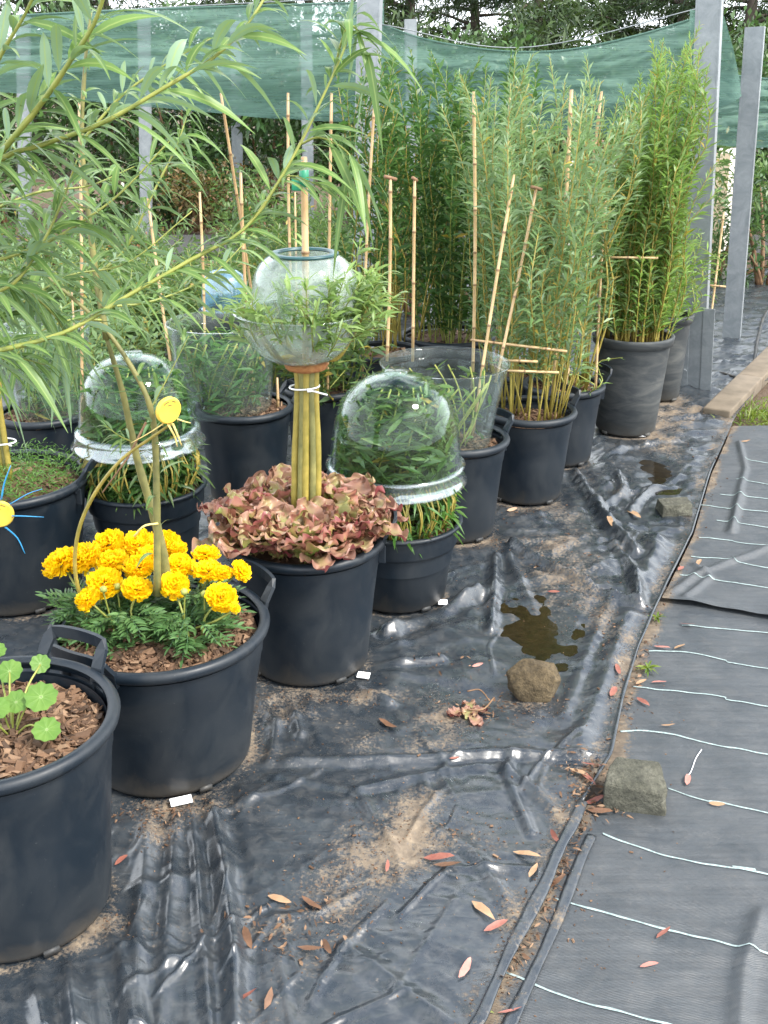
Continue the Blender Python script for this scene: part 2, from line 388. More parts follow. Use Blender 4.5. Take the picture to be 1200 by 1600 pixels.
# lettuce: green heart, bronze red edge
m, nt, n, l, b, o = new_mat('red lettuce'); t = noise_node(n, l, 28, 4); g = n.new('ShaderNodeNewGeometry')
f = math_n(n, l, 'ADD', attr(n), math_n(n, l, 'MULTIPLY', math_n(n, l, 'SUBTRACT', t.outputs['Fac'], .5), .9))
f = math_n(n, l, 'ADD', f, math_n(n, l, 'MULTIPLY', math_n(n, l, 'SUBTRACT', g.outputs['Random Per Island'], .5), .45))
cc = ramp(n, l, f, [(.10, (.31, .38, .09)), (.38, (.33, .26, .09)), (.64, (.35, .155, .10)), (1.0, (.22, .055, .055))]).outputs['Color']
cc = mixc(n, l, g.outputs['Backfacing'], cc, mixc(n, l, .4, cc, (.40, .30, .20)))
l.new(cc, b.inputs['Base Color']); b.inputs['Roughness'].default_value = .38
tr = n.new('ShaderNodeBsdfTranslucent'); l.new(cc, tr.inputs['Color']); mx = n.new('ShaderNodeMixShader'); mx.inputs[0].default_value = .3
l.new(b.outputs[0], mx.inputs[1]); l.new(tr.outputs[0], mx.inputs[2]); l.new(mx.outputs[0], o.inputs['Surface']); M['lettuce'] = m
# nasturtium leaf with pale veins
m, nt, n, l, b, o = new_mat('nasturtium leaf'); t = noise_node(n, l, 40, 3)
cc = ramp(n, l, t.outputs['Fac'], [(.3, (.085, .19, .028)), (.7, (.135, .25, .042))]).outputs['Color']
cc = mixc(n, l, math_n(n, l, 'POWER', attr(n), 5.0), cc, (.36, .48, .2)); l.new(cc, b.inputs['Base Color']); b.inputs['Roughness'].default_value = .5
tr = n.new('ShaderNodeBsdfTranslucent'); l.new(cc, tr.inputs['Color']); mx = n.new('ShaderNodeMixShader'); mx.inputs[0].default_value = .3
l.new(b.outputs[0], mx.inputs[1]); l.new(tr.outputs[0], mx.inputs[2]); l.new(mx.outputs[0], o.inputs['Surface']); M['nasturtium'] = m
# galvanised steel
m, nt, n, l, b, o = new_mat('galvanised steel'); t = noise_node(n, l, 11, 6, .7, dist=1.0); t2 = noise_node(n, l, 70, 3)
cc = ramp(n, l, t.outputs['Fac'], [(.3, (.18, .205, .22)), (.7, (.33, .355, .37))]).outputs['Color']
cc = mixc(n, l, math_n(n, l, 'MULTIPLY', t2.outputs['Fac'], .35), cc, (.17, .18, .18)); l.new(cc, b.inputs['Base Color'])
b.inputs['Metallic'].default_value = .35; b.inputs['Roughness'].default_value = .5; bump(n, l, t2.outputs['Fac'], .15, .002, b); M['steel'] = m
# shade cloth
m, nt, n, l, b, o = new_mat('green shade cloth'); t = noise_node(n, l, 2.5, 5, .6)
c = n.new('ShaderNodeTexCoord'); mp = n.new('ShaderNodeMapping'); mp.inputs['Scale'].default_value = (3, 3, 90); l.new(c.outputs['Object'], mp.inputs['Vector'])
t2 = noise_node(n, l, 2.0, 3, .5, vec=mp.outputs[0])
cc = ramp(n, l, t.outputs['Fac'], [(.3, (.115, .21, .17)), (.7, (.185, .305, .25))]).outputs['Color']
cc = mixc(n, l, math_n(n, l, 'MULTIPLY', t2.outputs['Fac'], .5), cc, (.05, .15, .125)); l.new(cc, b.inputs['Base Color']); b.inputs['Roughness'].default_value = .75
tl = n.new('ShaderNodeBsdfTranslucent'); l.new(cc, tl.inputs['Color']); ms = n.new('ShaderNodeMixShader'); ms.inputs[0].default_value = .4
l.new(b.outputs[0], ms.inputs[1]); l.new(tl.outputs[0], ms.inputs[2])
tp = n.new('ShaderNodeBsdfTransparent'); ms2 = n.new('ShaderNodeMixShader')
l.new(ramp(n, l, t2.outputs['Fac'], [(.35, (.18,) * 3), (.7, (.42,) * 3)]).outputs['Color'], ms2.inputs[0]); l.new(ms.outputs[0], ms2.inputs[1]); l.new(tp.outputs[0], ms2.inputs[2]); l.new(ms2.outputs[0], o.inputs['Surface']); M['cloth'] = m
# soil, path, film, fabric, water, rock
m, nt, n, l, b, o = new_mat('bare soil'); t = noise_node(n, l, 3, 9, .7); t2 = noise_node(n, l, 40, 6, .7)
cc = ramp(n, l, t.outputs['Fac'], [(.3, (.06, .038, .025)), (.6, (.13, .085, .055)), (.75, (.085, .095, .04))]).outputs['Color']
l.new(mixc(n, l, math_n(n, l, 'MULTIPLY', t2.outputs['Fac'], .6), cc, (.2, .15, .10)), b.inputs['Base Color']); b.inputs['Roughness'].default_value = .95
bump(n, l, t2.outputs['Fac'], .9, .03, b); M['soil'] = m
M['path'] = simple_mat('grey gravel path', (.035, .036, .037), (.07, .07, .068), 90, .95, bs_=.8, bd=.01)
def sheet_mat(name, woven):
    m, nt, n, l, b, o = new_mat(name)
    c = n.new('ShaderNodeTexCoord')
    t = noise_node(n, l, 7, 8, .68); t2 = noise_node(n, l, 120, 5, .7); t3 = noise_node(n, l, 32, 5, .65, dist=.5)
    base = ramp(n, l, t.outputs['Fac'], [(.3, (.013, .019, .026)), (.75, (.034, .042, .050))] if not woven else [(.3, (.036, .045, .053)), (.75, (.070, .077, .083))]).outputs['Color']
    # fine dust everywhere, soil where the mark attribute says it lies
    at = attr(n)
    dsum = math_n(n, l, 'ADD', math_n(n, l, 'MULTIPLY', at, .55), math_n(n, l, 'MULTIPLY', t2.outputs['Fac'], 1.25))
    dsum = math_n(n, l, 'ADD', dsum, math_n(n, l, 'MULTIPLY', t.outputs['Fac'], .7))
    dm = ramp(n, l, math_n(n, l, 'SUBTRACT', dsum, .91), [(.36, (0, 0, 0)), (.62, (1, 1, 1))]).outputs['Color']
    dcol = ramp(n, l, t3.outputs['Fac'], [(.3, (.10, .072, .046)), (.55, (.20, .15, .098)), (.75, (.34, .26, .165))]).outputs['Color']
    dust = math_n(n, l, 'MULTIPLY', ramp(n, l, t3.outputs['Fac'], [(.45, (0, 0, 0)), (.8, (1, 1, 1))]).outputs['Color'], .38 if not woven else .30)
    col = mixc(n, l, dust, base, (.135, .13, .12))
    col = mixc(n, l, math_n(n, l, 'MULTIPLY', dm, .8), col, dcol)
    l.new(col, b.inputs['Base Color'])
    r0 = (.21, .40) if not woven else (.40, .58)
    rr = ramp(n, l, t.outputs['Fac'], [(.3, (r0[0],) * 3), (.75, (r0[1],) * 3)]).outputs['Color']
    l.new(mixc(n, l, dm, rr, (.9, .9, .9)), b.inputs['Roughness'])
    b.inputs['Specular IOR Level'].default_value = .85 if not woven else .55
    if woven:
        w = n.new('ShaderNodeTexWave'); w.bands_direction = 'Y'; w.inputs['Scale'].default_value = 95; w.inputs['Distortion'].default_value = 2.5; w.inputs['Detail Scale'].default_value = 3
        mw = n.new('ShaderNodeMapping'); mw.inputs['Rotation'].default_value = (0, 0, -.22); l.new(c.outputs['Object'], mw.inputs['Vector']); l.new(mw.outputs[0], w.inputs['Vector'])
        ms_ = n.new('ShaderNodeMapping'); ms_.inputs['Rotation'].default_value = (0, 0, -.22); ms_.inputs['Scale'].default_value = (5, 75, 1); l.new(c.outputs['Object'], ms_.inputs['Vector'])
        stn = noise_node(n, l, 1.0, 5, .7, vec=ms_.outputs[0])
        b.inputs['Base Color'].links[0].from_node
        old = b.inputs['Base Color'].links[0].from_socket
        l.new(mixc(n, l, ramp(n, l, stn.outputs['Fac'], [(.35, (.38,) * 3), (.6, (0, 0, 0))]).outputs['Color'], old, (.018, .021, .025)), b.inputs['Base Color'])
        h = math_n(n, l, 'ADD', math_n(n, l, 'MULTIPLY', w.outputs['Fac'], .3), t3.outputs['Fac']); bump(n, l, math_n(n, l, 'ADD', h, stn.outputs['Fac']), .42, .005, b)
    else:
        mp = n.new('ShaderNodeMapping'); mp.inputs['Scale'].default_value = (1, .55, 1); mp.inputs['Rotation'].default_value = (0, 0, .5)
        l.new(c.outputs['Object'], mp.inputs['Vector'])
        cr = noise_node(n, l, 6, 3, .45, vec=mp.outputs[0], dist=.8); cr.noise_type = 'RIDGED_MULTIFRACTAL'; cr.normalize = True
        h = math_n(n, l, 'ADD', cr.outputs['Fac'], math_n(n, l, 'MULTIPLY', math_n(n, l, 'MULTIPLY', t2.outputs['Fac'], dm), .8)); fm_ = n.new('ShaderNodeMapping'); fm_.inputs['Scale'].default_value = (14, 42, 14); fm_.inputs['Rotation'].default_value = (0, 0, .35); l.new(c.outputs['Object'], fm_.inputs['Vector'])
        fn = noise_node(n, l, 1.0, 4, .6, vec=fm_.outputs[0], dist=1.2); fn.noise_type = 'RIDGED_MULTIFRACTAL'; fn.normalize = True
        am = ramp(n, l, t.outputs['Fac'], [(.38, (.05,) * 3), (.62, (.45,) * 3)]).outputs['Color']
        bump(n, l, math_n(n, l, 'ADD', h, math_n(n, l, 'MULTIPLY', fn.outputs['Fac'], am)), .27, .012, b)
    return m
M['film'] = sheet_mat('black polythene film', False)
M['woven'] = sheet_mat('woven weed fabric', True)
m, nt, n, l, b, o = new_mat('muddy water'); t = noise_node(n, l, 30, 5); l.new(ramp(n, l, t.outputs['Fac'], [(.3, (.008, .006, .003)), (.7, (.020, .014, .006))]).outputs['Color'], b.inputs['Base Color'])
b.inputs['Roughness'].default_value = .05; t2 = noise_node(n, l, 45, 3); bump(n, l, t2.outputs['Fac'], .16, .004, b); M['water'] = m
def rock_mat(name, a, bb, cc_):
    m, nt, n, l, b, o = new_mat(name); t = noise_node(n, l, 16, 8, .7); t2 = noise_node(n, l, 90, 5, .7)
    col = ramp(n, l, t.outputs['Fac'], [(.3, a), (.52, bb), (.72, cc_)]).outputs['Color']
    l.new(mixc(n, l, ramp(n, l, t2.outputs['Fac'], [(.42, (0, 0, 0)), (.68, (.85,) * 3)]).outputs['Color'], col, tuple(v * .38 for v in bb)), b.inputs['Base Color'])
    b.inputs['Roughness'].default_value = .9; bump(n, l, math_n(n, l, 'ADD', t.outputs['Fac'], math_n(n, l, 'MULTIPLY', t2.outputs['Fac'], .7)), 1.0, .02, b); return m
M['rock_brown'] = rock_mat('brown rock', (.06, .042, .02), (.135, .098, .05), (.23, .175, .10))
M['rock_grey'] = rock_mat('grey rock', (.06, .062, .045), (.125, .122, .09), (.23, .225, .175))
for nm, c1, c2 in (('red', (.17, .05, .035), (.28, .11, .075)), ('brown', (.10, .05, .028), (.19, .10, .055)), ('tan', (.25, .145, .075), (.40, .26, .155)), ('pink', (.33, .12, .095), (.43, .21, .17))):
    M['dead_' + nm] = simple_mat(nm + ' dead leaf', c1, c2, 40, .55)

# ------------------------------------------------------------------ pots: where they stand (measured on the photo)
class Pot: pass
POTS = {}
def pot_at(key, cx, ry, half, base_y=None, z=None, zr_hint=None):
    """cx, ry = rim centre pixel, half = rim half width px, base_y = pixel of the foot's front."""
    p = Pot()
    if base_y is not None:
        d_front = G(cx, base_y)[1]
        y = d_front + .17
        for _ in range(6):
            c = AY(cx, ry, y); Rr = half * scale_at(cx, ry, y); y = d_front + Rr * .74
        p.zr = c[2]
    else:
        c = G(cx, ry, z); p.zr = z; Rr = half * scale_at(cx, ry, c[1])
    p.c = np.array([c[0], c[1], 0.0]); p.R = Rr; p.rb = Rr * .76; p.key = key
    POTS[key] = p; return p
pot_at('nasturtium', -10, 1117, 193, 1510)
pot_at('marigold', 249, 968, 172, 1250)
pot_at('lettuce', 478, 832, 126, 1076)
pot_at('cloche', 622, 806, 100, 962)
pot_at('clear', 714, 679, 83, 852)
pot_at('rods', 828, 637, 74, 792)
pot_at('rods_back', 881, 597, 65, 732)
pot_at('tall', 990, 520, 62, 685)
pot_at('tall_back', 1043, 488, 40, None, .43)
pot_at('sunpot', 8, 742, 128, 966)
pot_at('cloche_left', 226, 752, 96, None, .31)
pot_at('clear_mid', 381, 630, 78, None, .37)
pot_at('clear_left', 66, 640, 72, None, .34)
pot_at('bundle_back', 505, 600, 66, None, .34)
pot_at('bush_left', 600, 545, 60, None, .34)
pot_at('bush_mid', 700, 520, 75, None, .34)
pot_at('bush_right', 812, 575, 62, None, .33)
cv = AY(352, 462, 4.9); pot_at('cover', 352, 478, 42, None, float(cv[2]) - .055)
POTS['cover'].c[:2] = cv[:2]
for p in POTS.values(): print('POT', p.key, np.round(p.c, 2), 'R', round(p.R, 3), 'H', round(p.zr, 3))

# ------------------------------------------------------------------ ground
def sheet(name, mat, xs0, xs1, ys, cols, hf, kind=None, dirtf=None, parent=None):
    ys = np.asarray(ys); s = np.linspace(0, 1, cols)
    X = xs0(ys)[:, None] * (1 - s) + xs1(ys)[:, None] * s; Y = np.repeat(ys[:, None], cols, 1)
    Z = hf(X, Y); V = np.stack([X, Y, Z], -1).reshape(-1, 3); r = len(ys)
    i, j = np.meshgrid(np.arange(r - 1), np.arange(cols - 1), indexing='ij')
    Q = np.stack([i * cols + j, i * cols + j + 1, (i + 1) * cols + j + 1, (i + 1) * cols + j], -1).reshape(-1, 4)
    mb = MB(); mb.add(V, Q, A=None if dirtf is None else dirtf(X, Y).ravel())
    o = mb.build(name, mat, parent)
    if kind: o['kind'] = kind
    return o
def interp_edge(pix):
    P = np.array([G(*p) for p in pix]); k = np.argsort(P[:, 1]); P = P[k]
    return lambda y: np.interp(y, P[:, 1], P[:, 0])
edge_film = interp_edge([(700, 1660), (745, 1600), (800, 1490), (868, 1345), (912, 1255), (957, 1180), (975, 1090), (1000, 1010), (1035, 930), (1082, 835), (1110, 740), (1150, 650), (1190, 600), (1330, 520), (1500, 470), (1600, 400)])
def pdist(X, Y, P):
    d = np.full(X.shape, 9.0)
    for a, b in zip(P[:-1], P[1:]):
        ab = b - a; L2 = (ab ** 2).sum() + 1e-9
        t = np.clip(((X - a[0]) * ab[0] + (Y - a[1]) * ab[1]) / L2, 0, 1)
        d = np.minimum(d, np.hypot(X - a[0] - t * ab[0], Y - a[1] - t * ab[1]))
    return d
FOLDS = [([(235, 1262), (225, 1350), (213, 1450), (222, 1610)], .016, .020), ([(328, 1247), (350, 1350), (366, 1480), (370, 1610)], .016, .024),
         ([(278, 1262), (268, 1380), (250, 1610)], .014, .010), ([(300, 1262), (312, 1400), (330, 1610)], .010, .010),
         ([(388, 1196), (600, 1190), (800, 1176), (950, 1182)], .012, .013), ([(420, 1215), (560, 1235), (640, 1215), (760, 1195)], .012, .007),
         ([(140, 1375), (190, 1500), (205, 1610)], .014, .018), ([(50, 1520), (70, 1610)], .012, .014), ([(100, 1490), (120, 1610)], .012, .014),
         ([(775, 872), (768, 985)], .014, .022), ([(792, 868), (835, 955)], .016, .018), ([(800, 858), (930, 925), (1036, 960)], .014, .024),
         ([(893, 736), (930, 790), (958, 832), (992, 866)], .018, .030), ([(1002, 950), (988, 890), (958, 852)], .014, .02),
         ([(600, 990), (660, 962), (722, 934)], .022, .034), ([(690, 955), (745, 925)], .02, .03),
         ([(1030, 845), (985, 960), (945, 1070), (905, 1165)], .035, .020), ([(960, 930), (920, 1010), (880, 1120)], .02, .012),
         ([(398, 1095), (432, 1135), (420, 1190)], .012, .014), ([(450, 1085), (470, 1150)], .012, .012), ([(520, 1078), (610, 1100)], .014, .014), ([(590, 1040), (690, 1030)], .014, .016),
         ([(930, 720), (985, 700), (1060, 690)], .012, .018), ([(900, 700), (1000, 660), (1090, 655)], .014, .016), ([(960, 770), (1050, 760)], .014, .016),
         ([(985, 800), (1010, 770), (1060, 745)], .014, .02), ([(940, 790), (975, 770), (965, 745)], .014, .02), ([(660, 1290), (740, 1330), (800, 1420), (830, 1500)], .014, .008), ([(540, 1480), (620, 1540), (700, 1600)], .014, .008),
         ([(620, 1330), (560, 1240)], .012, .006), ([(780, 1195), (840, 1240), (890, 1290)], .012, .012), ([(800, 1180), (790, 1210), (830, 1300)], .010, .008)]
FOLDS = [(np.array([G(*q)[:2] for q in pts]), w, h) for pts, w, h in FOLDS]
CR = np.random.default_rng(77); CREASES = []
for _ in range(90):
    y = 1.15 * math.exp(CR.random() * math.log(5.2 / 1.15)); x = CR.uniform(-.42 * y, float(edge_film(y)) - .05); a = CR.normal(.9, .7) if CR.random() < .6 else CR.uniform(0, PI); ln = CR.uniform(.10, .42) * (1 if y < 2.6 else 1.3)
    d = np.array([math.cos(a), math.sin(a)]) * ln; k = np.array([-d[1], d[0]]) * CR.normal(0, .15)
    CREASES.append((np.array([[x, y], [x, y] + d * .5 + k, [x, y] + d]), CR.uniform(.006, .014), CR.uniform(.002, .0075)))
WETS = [((832, 985), .105, .23), ((1028, 738), .085, .26), ((740, 1090), .14, .10)]
WETS = [(G(*q)[:2], a, b_) for q, a, b_ in WETS]
POTLIST = list(POTS.values())
def hfilm(X, Y):
    X = np.asarray(X, float); Y = np.asarray(Y, float)
    wx = X + .06 * perlin(X * 3 + 5, Y * 3); wy = Y + .06 * perlin(X * 3 - 8, Y * 3 + 3)
    far = sstep(2.2, 3.6, Y) * sstep(-.2, .5, X)
    h = .010 * fbm(X * 1.8, Y * 1.8, 3) + 0 * X
    h = h + (.008 + .010 * far) * (ridged(wx * 2.6 + wy * .8, wy * 4.2 - wx * .5, 3) - .3) + (.002 + .005 * far) * ridged(wx * 7 + wy * 2, wy * 11 + wx * 4, 3) ** 1.5 * 1.6
    h = h + far * .016 * (ridged(wx * 1.6 + 9, wy * 6.5 + wx * 1.2, 2) - .3)
    for P, w, a in FOLDS:
        d = pdist(X, Y, P); h = h + a * np.exp(-(d / w) ** 2) - .25 * a * np.exp(-((d - 2.4 * w) / w) ** 2)
    for P, w, a in CREASES:
        lo, hi = P.min(0) - .03, P.max(0) + .03
        m = (X > lo[0]) & (X < hi[0]) & (Y > lo[1]) & (Y < hi[1])
        if m.any():
            d = pdist(X[m], Y[m], P); ends = np.minimum(np.hypot(X[m] - P[0, 0], Y[m] - P[0, 1]), np.hypot(X[m] - P[-1, 0], Y[m] - P[-1, 1]))
            h[m] += a * np.exp(-(d / (.75 * w)) ** 2) * sstep(0, .06, ends)
    for (c, a, b_) in WETS:
        q = ((X - c[0]) / a) ** 2 + ((Y - c[1]) / b_) ** 2; k = np.exp(-q); h = h * (1 - .85 * k) - .014 * k
    for k, p in enumerate(POTLIST):
        dx, dy = X - p.c[0], Y - p.c[1]; r = np.hypot(dx, dy); th = np.arctan2(dy, dx)
        m = sstep(p.rb - .01, p.rb + .12, r)
        if k < 9:
            s = np.sin(th * 11 + 2.3 * k + 2.2 * perlin(th * 1.7 + k, r * 3)) * .5 + .5
            h = h + (.016 * s ** 6 + .0015 * (np.sin(th * 23 + 4 * perlin(th * 2 + k, r * 4)) * .5 + .5) ** 4) * np.exp(-((r - p.rb) / .22)) * sstep(p.rb, p.rb + .05, r)
        h = h * m - .002 * (1 - m)
    e = edge_film(Y) - X
    h = np.maximum(h, -.03) * sstep(-.02, .10, e) + .006 * (1 - sstep(0, .05, e))
    return h
def fold_y(X):
    a, b = G(1040, 936), G(1200, 957); return a[1] + (X - a[0]) * (b[1] - a[1]) / (b[0] - a[0])
def hwoven(X, Y):
    X = np.asarray(X, float); Y = np.asarray(Y, float)
    wx = X + .08 * perlin(X * 2, Y * 2)
    h = -.012 + .008 * fbm(X * 2.2, Y * 2.2, 3) + .0022 * ridged(wx * 1.6, (Y + .22 * X) * 13 + wx, 3) + .003 * fbm(X * 7, Y * 7, 2) + .0022 * (ridged(wx * 3.0, Y * 8 + wx * 2, 3) - .3)
    P = np.array([G(*q)[:2] for q in ((1190, 1420), (1165, 1500), (1155, 1610))]); h = h + .014 * np.exp(-(pdist(X, Y, P) / .014) ** 2)
    return np.minimum(h, .004 + .01 * (X > 9))
def hwoven2(X, Y):
    X = np.asarray(X, float); Y = np.asarray(Y, float)
    f = Y - fold_y(X); lift = (.010 + .007 * perlin(X * 9, X * 0 + 3)) * np.exp(-np.maximum(f, 0) / .06)
    wx = X + .08 * perlin(X * 2, Y * 2)
    h = hwoven(X, Y) + .006 + lift + .004 * (ridged(wx * 2.4 + Y * .7, Y * 5 - wx, 3) - .25)
    for q, w, a in (([(1045, 930), (1090, 895), (1200, 855)], .012, .012), ([(1070, 935), (1110, 900), (1085, 880)], .010, .012), ([(1145, 830), (1150, 790), (1165, 730), (1155, 690)], .012, .012), ([(1160, 770), (1140, 830)], .012, .010)):
        h = h + a * np.exp(-(pdist(X, Y, np.array([G(*v)[:2] for v in q])) / w) ** 2)
    return h
DIRT = [((610, 1315), .10, .20, 1.0, .5), ((560, 1360), .09, .10, .6, .3), ((470, 1450), .10, .11, .9, 0), ((700, 1300), .16, .06, .5, 0), ((400, 1130), .10, .16, .55, 0), ((480, 1120), .14, .10, .4, 0),
        ((690, 1120), .16, .12, .85, 0), ((830, 1100), .10, .08, .7, 0), ((860, 890), .18, .30, .6, 0), ((900, 840), .14, .2, .45, 0), ((900, 950), .12, .18, .5, 0), ((930, 1225), .06, .10, 1.2, 0),
        ((960, 1010), .05, .30, .7, 0), ((890, 1320), .035, .25, .8, 0), ((800, 1470), .03, .22, .6, 0), ((250, 1290), .05, .07, .9, 0), ((280, 1265), .16, .04, .7, 0), ((150, 1440), .08, .04, .7, 0), ((1010, 660), .2, .4, .75, 0),
        ((1050, 700), .08, .5, .5, 0), ((960, 740), .12, .25, .4, 0), ((1060, 640), .25, .25, .9, 0), ((540, 1090), .14, .04, .8, 0), ((650, 1160), .2, .08, .45, 0), ((820, 800), .2, .1, .5, 0), ((745, 850), .12, .06, .5, 0)]
DIRT = [(G(*q)[:2], a, b_, s, rot) for q, a, b_, s, rot in DIRT]
def dirt(X, Y):
    d = np.zeros(X.shape)
    nz = .6 + .9 * fbm(X * 9, Y * 9, 4)
    for c, a, b_, s, rot in DIRT:
        u = (X - c[0]) * math.cos(rot) - (Y - c[1]) * math.sin(rot); v = (X - c[0]) * math.sin(rot) + (Y - c[1]) * math.cos(rot)
        d = d + s * np.exp(-((u / a) ** 2 + (v / b_) ** 2)) * nz
    for p in POTLIST:
        r = np.hypot(X - p.c[0], Y - p.c[1]); d = d + .7 * np.exp(-np.abs(r - p.rb - .004) / .018) * (nz + .2)
    e = edge_film(Y) - X; d = d + .55 * np.exp(-((e - .03) / .03) ** 2) * nz
    return np.clip(d + .16 + .34 * fbm(X * 4, Y * 4, 4), 0, 1.3)
def dirt_w(X, Y):
    e = X - edge_film(Y); nz = .5 + .9 * fbm(X * 8, Y * 8, 4)
    return np.clip(1.25 * np.exp(-(e / .035) ** 2) * (nz + .3) + .10 + .3 * fbm(X * 3, Y * 3, 4), 0, 1.3)
g = MB(); n_ = 60; xs = np.linspace(-70, 70, n_); Xg, Yg = np.meshgrid(xs, xs + 40)
Vg = np.stack([Xg, Yg, np.full(Xg.shape, -.06)], -1).reshape(-1, 3); ii, jj = np.meshgrid(np.arange(n_ - 1), np.arange(n_ - 1), indexing='ij')
g.add(Vg, np.stack([ii * n_ + jj, ii * n_ + jj + 1, (ii + 1) * n_ + jj + 1, (ii + 1) * n_ + jj], -1).reshape(-1, 4)); tag(g.build('ground', M['soil']), kind='structure')
ys = .82 * np.exp(np.arange(0, 1, 1 / 700) * math.log(9.0 / .82))
film = sheet('plastic_film', M['film'], lambda y: -.47 * y - .35, edge_film, ys, 520, hfilm, None, dirt)
tag(film, 'shiny wrinkled black polythene film under the pots, dusted with soil', 'ground sheet')
hem_y = np.linspace(.84, 2.02, 70); hem = MB()
hx = edge_film(hem_y) + .006 * perlin(hem_y * 6, hem_y * 0); tube(hem, np.stack([hx, hem_y, .010 + .004 * perlin(hem_y * 8, hem_y * 0 + 4)], 1), .0125 + .004 * perlin(hem_y * 5, hem_y * 0 + 9) + .002 * perlin(hem_y * 23, hem_y * 0 + 1), 12, flat=.36, A=.35 + .5 * perlin(hem_y * 14, hem_y * 0 + 5))
hem.build('rolled_hem', M['film'], film)
hem = MB(); hem_y = np.linspace(2.02, 4.3, 90); hx = edge_film(hem_y) - .004
tube(hem, np.stack([hx, hem_y, .010 + .004 * perlin(hem_y * 8, hem_y * 0 + 4)], 1), .0042 + .002 * perlin(hem_y * 5, hem_y * 0 + 9), 7, flat=.4); hem.build('rolled_hem', M['film'], film)
wy_ = np.concatenate([np.linspace(.8, 3.15, 260)])
w1 = sheet('weed_fabric', M['woven'], lambda y: edge_film(y) - .12, lambda y: y * 0 + 2.4, wy_, 190, hwoven, None, dirt_w)
tag(w1, 'grey black woven weed fabric with wide spaced white lines, nearest the camera on the right', 'ground sheet')
fe = MB(); q = spline([G(a, b, .002) for a, b in ((775, 1640), (822, 1540), (868, 1440), (905, 1345), (925, 1300))], 50); q[:, 2] = hwoven(q[:, 0], q[:, 1]) + .004
tube(fe, q, .011 + .003 * perlin(q[:, 1] * 6, q[:, 1] * 0), 10, flat=.32, A=.35 + .5 * perlin(q[:, 1] * 14, q[:, 1] * 0)); fe.build('folded_edge', M['film'], w1)
def woven2_sheet():
    v = np.linspace(0, 1, 150); s = np.linspace(0, 1, 150); yend = G(1150, 664)[1]
    x0 = lambda y: edge_film(y) - .02
    V = []
    Yb = fold_y(.72) + (yend - fold_y(.72)) * v
    X = (x0(Yb) + .035)[:, None] * (1 - s) + 2.4 * s
    Y = fold_y(X) * (1 - v[:, None]) + yend * v[:, None]
    X = (edge_film(Y) + .004) * (1 - s) + 2.4 * s
    Z = hwoven2(X, Y)
    i, j = np.meshgrid(np.arange(149), np.arange(149), indexing='ij')
    mb = MB(); mb.add(np.stack([X, Y, Z], -1).reshape(-1, 3), np.stack([i * 150 + j, i * 150 + j + 1, (i + 1) * 150 + j + 1, (i + 1) * 150 + j], -1).reshape(-1, 4), A=dirt_w(X, Y).ravel())
    o = mb.build('weed_fabric', M['woven']); return tag(o, 'far piece of woven weed fabric with a curled front edge overlapping the nearer piece', 'ground sheet')
w2 = woven2_sheet()
LINES = [[(790, 1512), (830, 1528), (900, 1555), (1000, 1582), (1080, 1605), (1200, 1640)], [(868, 1398), (960, 1425), (1050, 1447), (1130, 1465), (1200, 1483)], [(942, 1297), (1010, 1321), (1100, 1341), (1180, 1352), (1200, 1360)],
         [(1045, 1225), (1100, 1243), (1200, 1263)], [(970, 1137), (1020, 1138), (1090, 1152), (1140, 1164), (1200, 1173)], [(990, 1069), (1020, 1071), (1080, 1078), (1130, 1083), (1200, 1098)], [(1010, 1014), (1070, 1014), (1130, 1025), (1200, 1038)], [(1066, 974), (1120, 977), (1200, 982)],
         [(1062, 897), (1105, 902), (1200, 917)], [(1080, 868), (1140, 872), (1200, 886)], [(1092, 839), (1140, 843), (1200, 853)], [(1120, 812), (1150, 815), (1200, 823)], [(1095, 788), (1150, 795), (1200, 799)], [(1125, 771), (1200, 778)], [(1150, 747), (1200, 756)], [(1165, 716), (1200, 722)]]
for k, ln in enumerate(LINES):
    P = np.array([G(*q) for q in ln]); e = P[-1] + unit((P[-1] - P[0])[None])[0] * .9; P = spline(np.concatenate([P, [e]]), 200)
    hf = hwoven if k < 8 else hwoven2
    P[:, 1] += .0035 * perlin(P[:, 0] * 17 + k, P[:, 1] * 0 + k)
    wd = .0026 + .0012 * perlin(P[:, 0] * 21, P[:, 1] * 0 + 2 * k)
    mb = MB(); up, dn = P.copy(), P.copy(); up[:, 1] += wd; dn[:, 1] -= wd
    for Q_ in (up, dn, P): Q_[:, 2] = hf(Q_[:, 0], Q_[:, 1]) + .0018
    P[:, 2] += .0016
    V = np.stack([dn, P, up], 1).reshape(-1, 3); q = np.arange(len(P) - 1)
    Q = np.concatenate([np.stack([q * 3, q * 3 + 1, q * 3 + 4, q * 3 + 3], 1)[:, ::-1] * 1, np.stack([q * 3 + 1, q * 3 + 2, q * 3 + 5, q * 3 + 4], 1)[:, ::-1] * 1])
    mb.add(V, Q); mb.build('white_line', M['line'] if 'line' in M else M.setdefault('line', simple_mat('white woven thread', (.17, .23, .23), (.36, .44, .43), 160, .7)), w1 if k < 8 else w2)
# gravel path far behind, puddles
pa = MB(); box(pa, (-1.5, 10.35, -.03), (16, 1.15, .05)); tag(pa.build('path', M['path'], smooth=False), kind='structure')
for k, (c, a, b_) in enumerate(WETS[:2]):
    th = np.linspace(0, 2 * PI, 48, endpoint=False); rr = 1.35 + .35 * perlin(np.cos(th) * 1.7 + 3 * k, np.sin(th) * 1.7)
    mb = MB(); V = np.stack([c[0] + a * rr * np.cos(th), c[1] + b_ * .9 * rr * np.sin(th), np.full(48, -.0046)], 1)
    V = np.concatenate([V, [[c[0], c[1], -.0046]]]); mb.add(V, None, [[48, q, (q + 1) % 48] for q in range(48)]); tag(mb.build('puddle', M['water']), kind='structure')

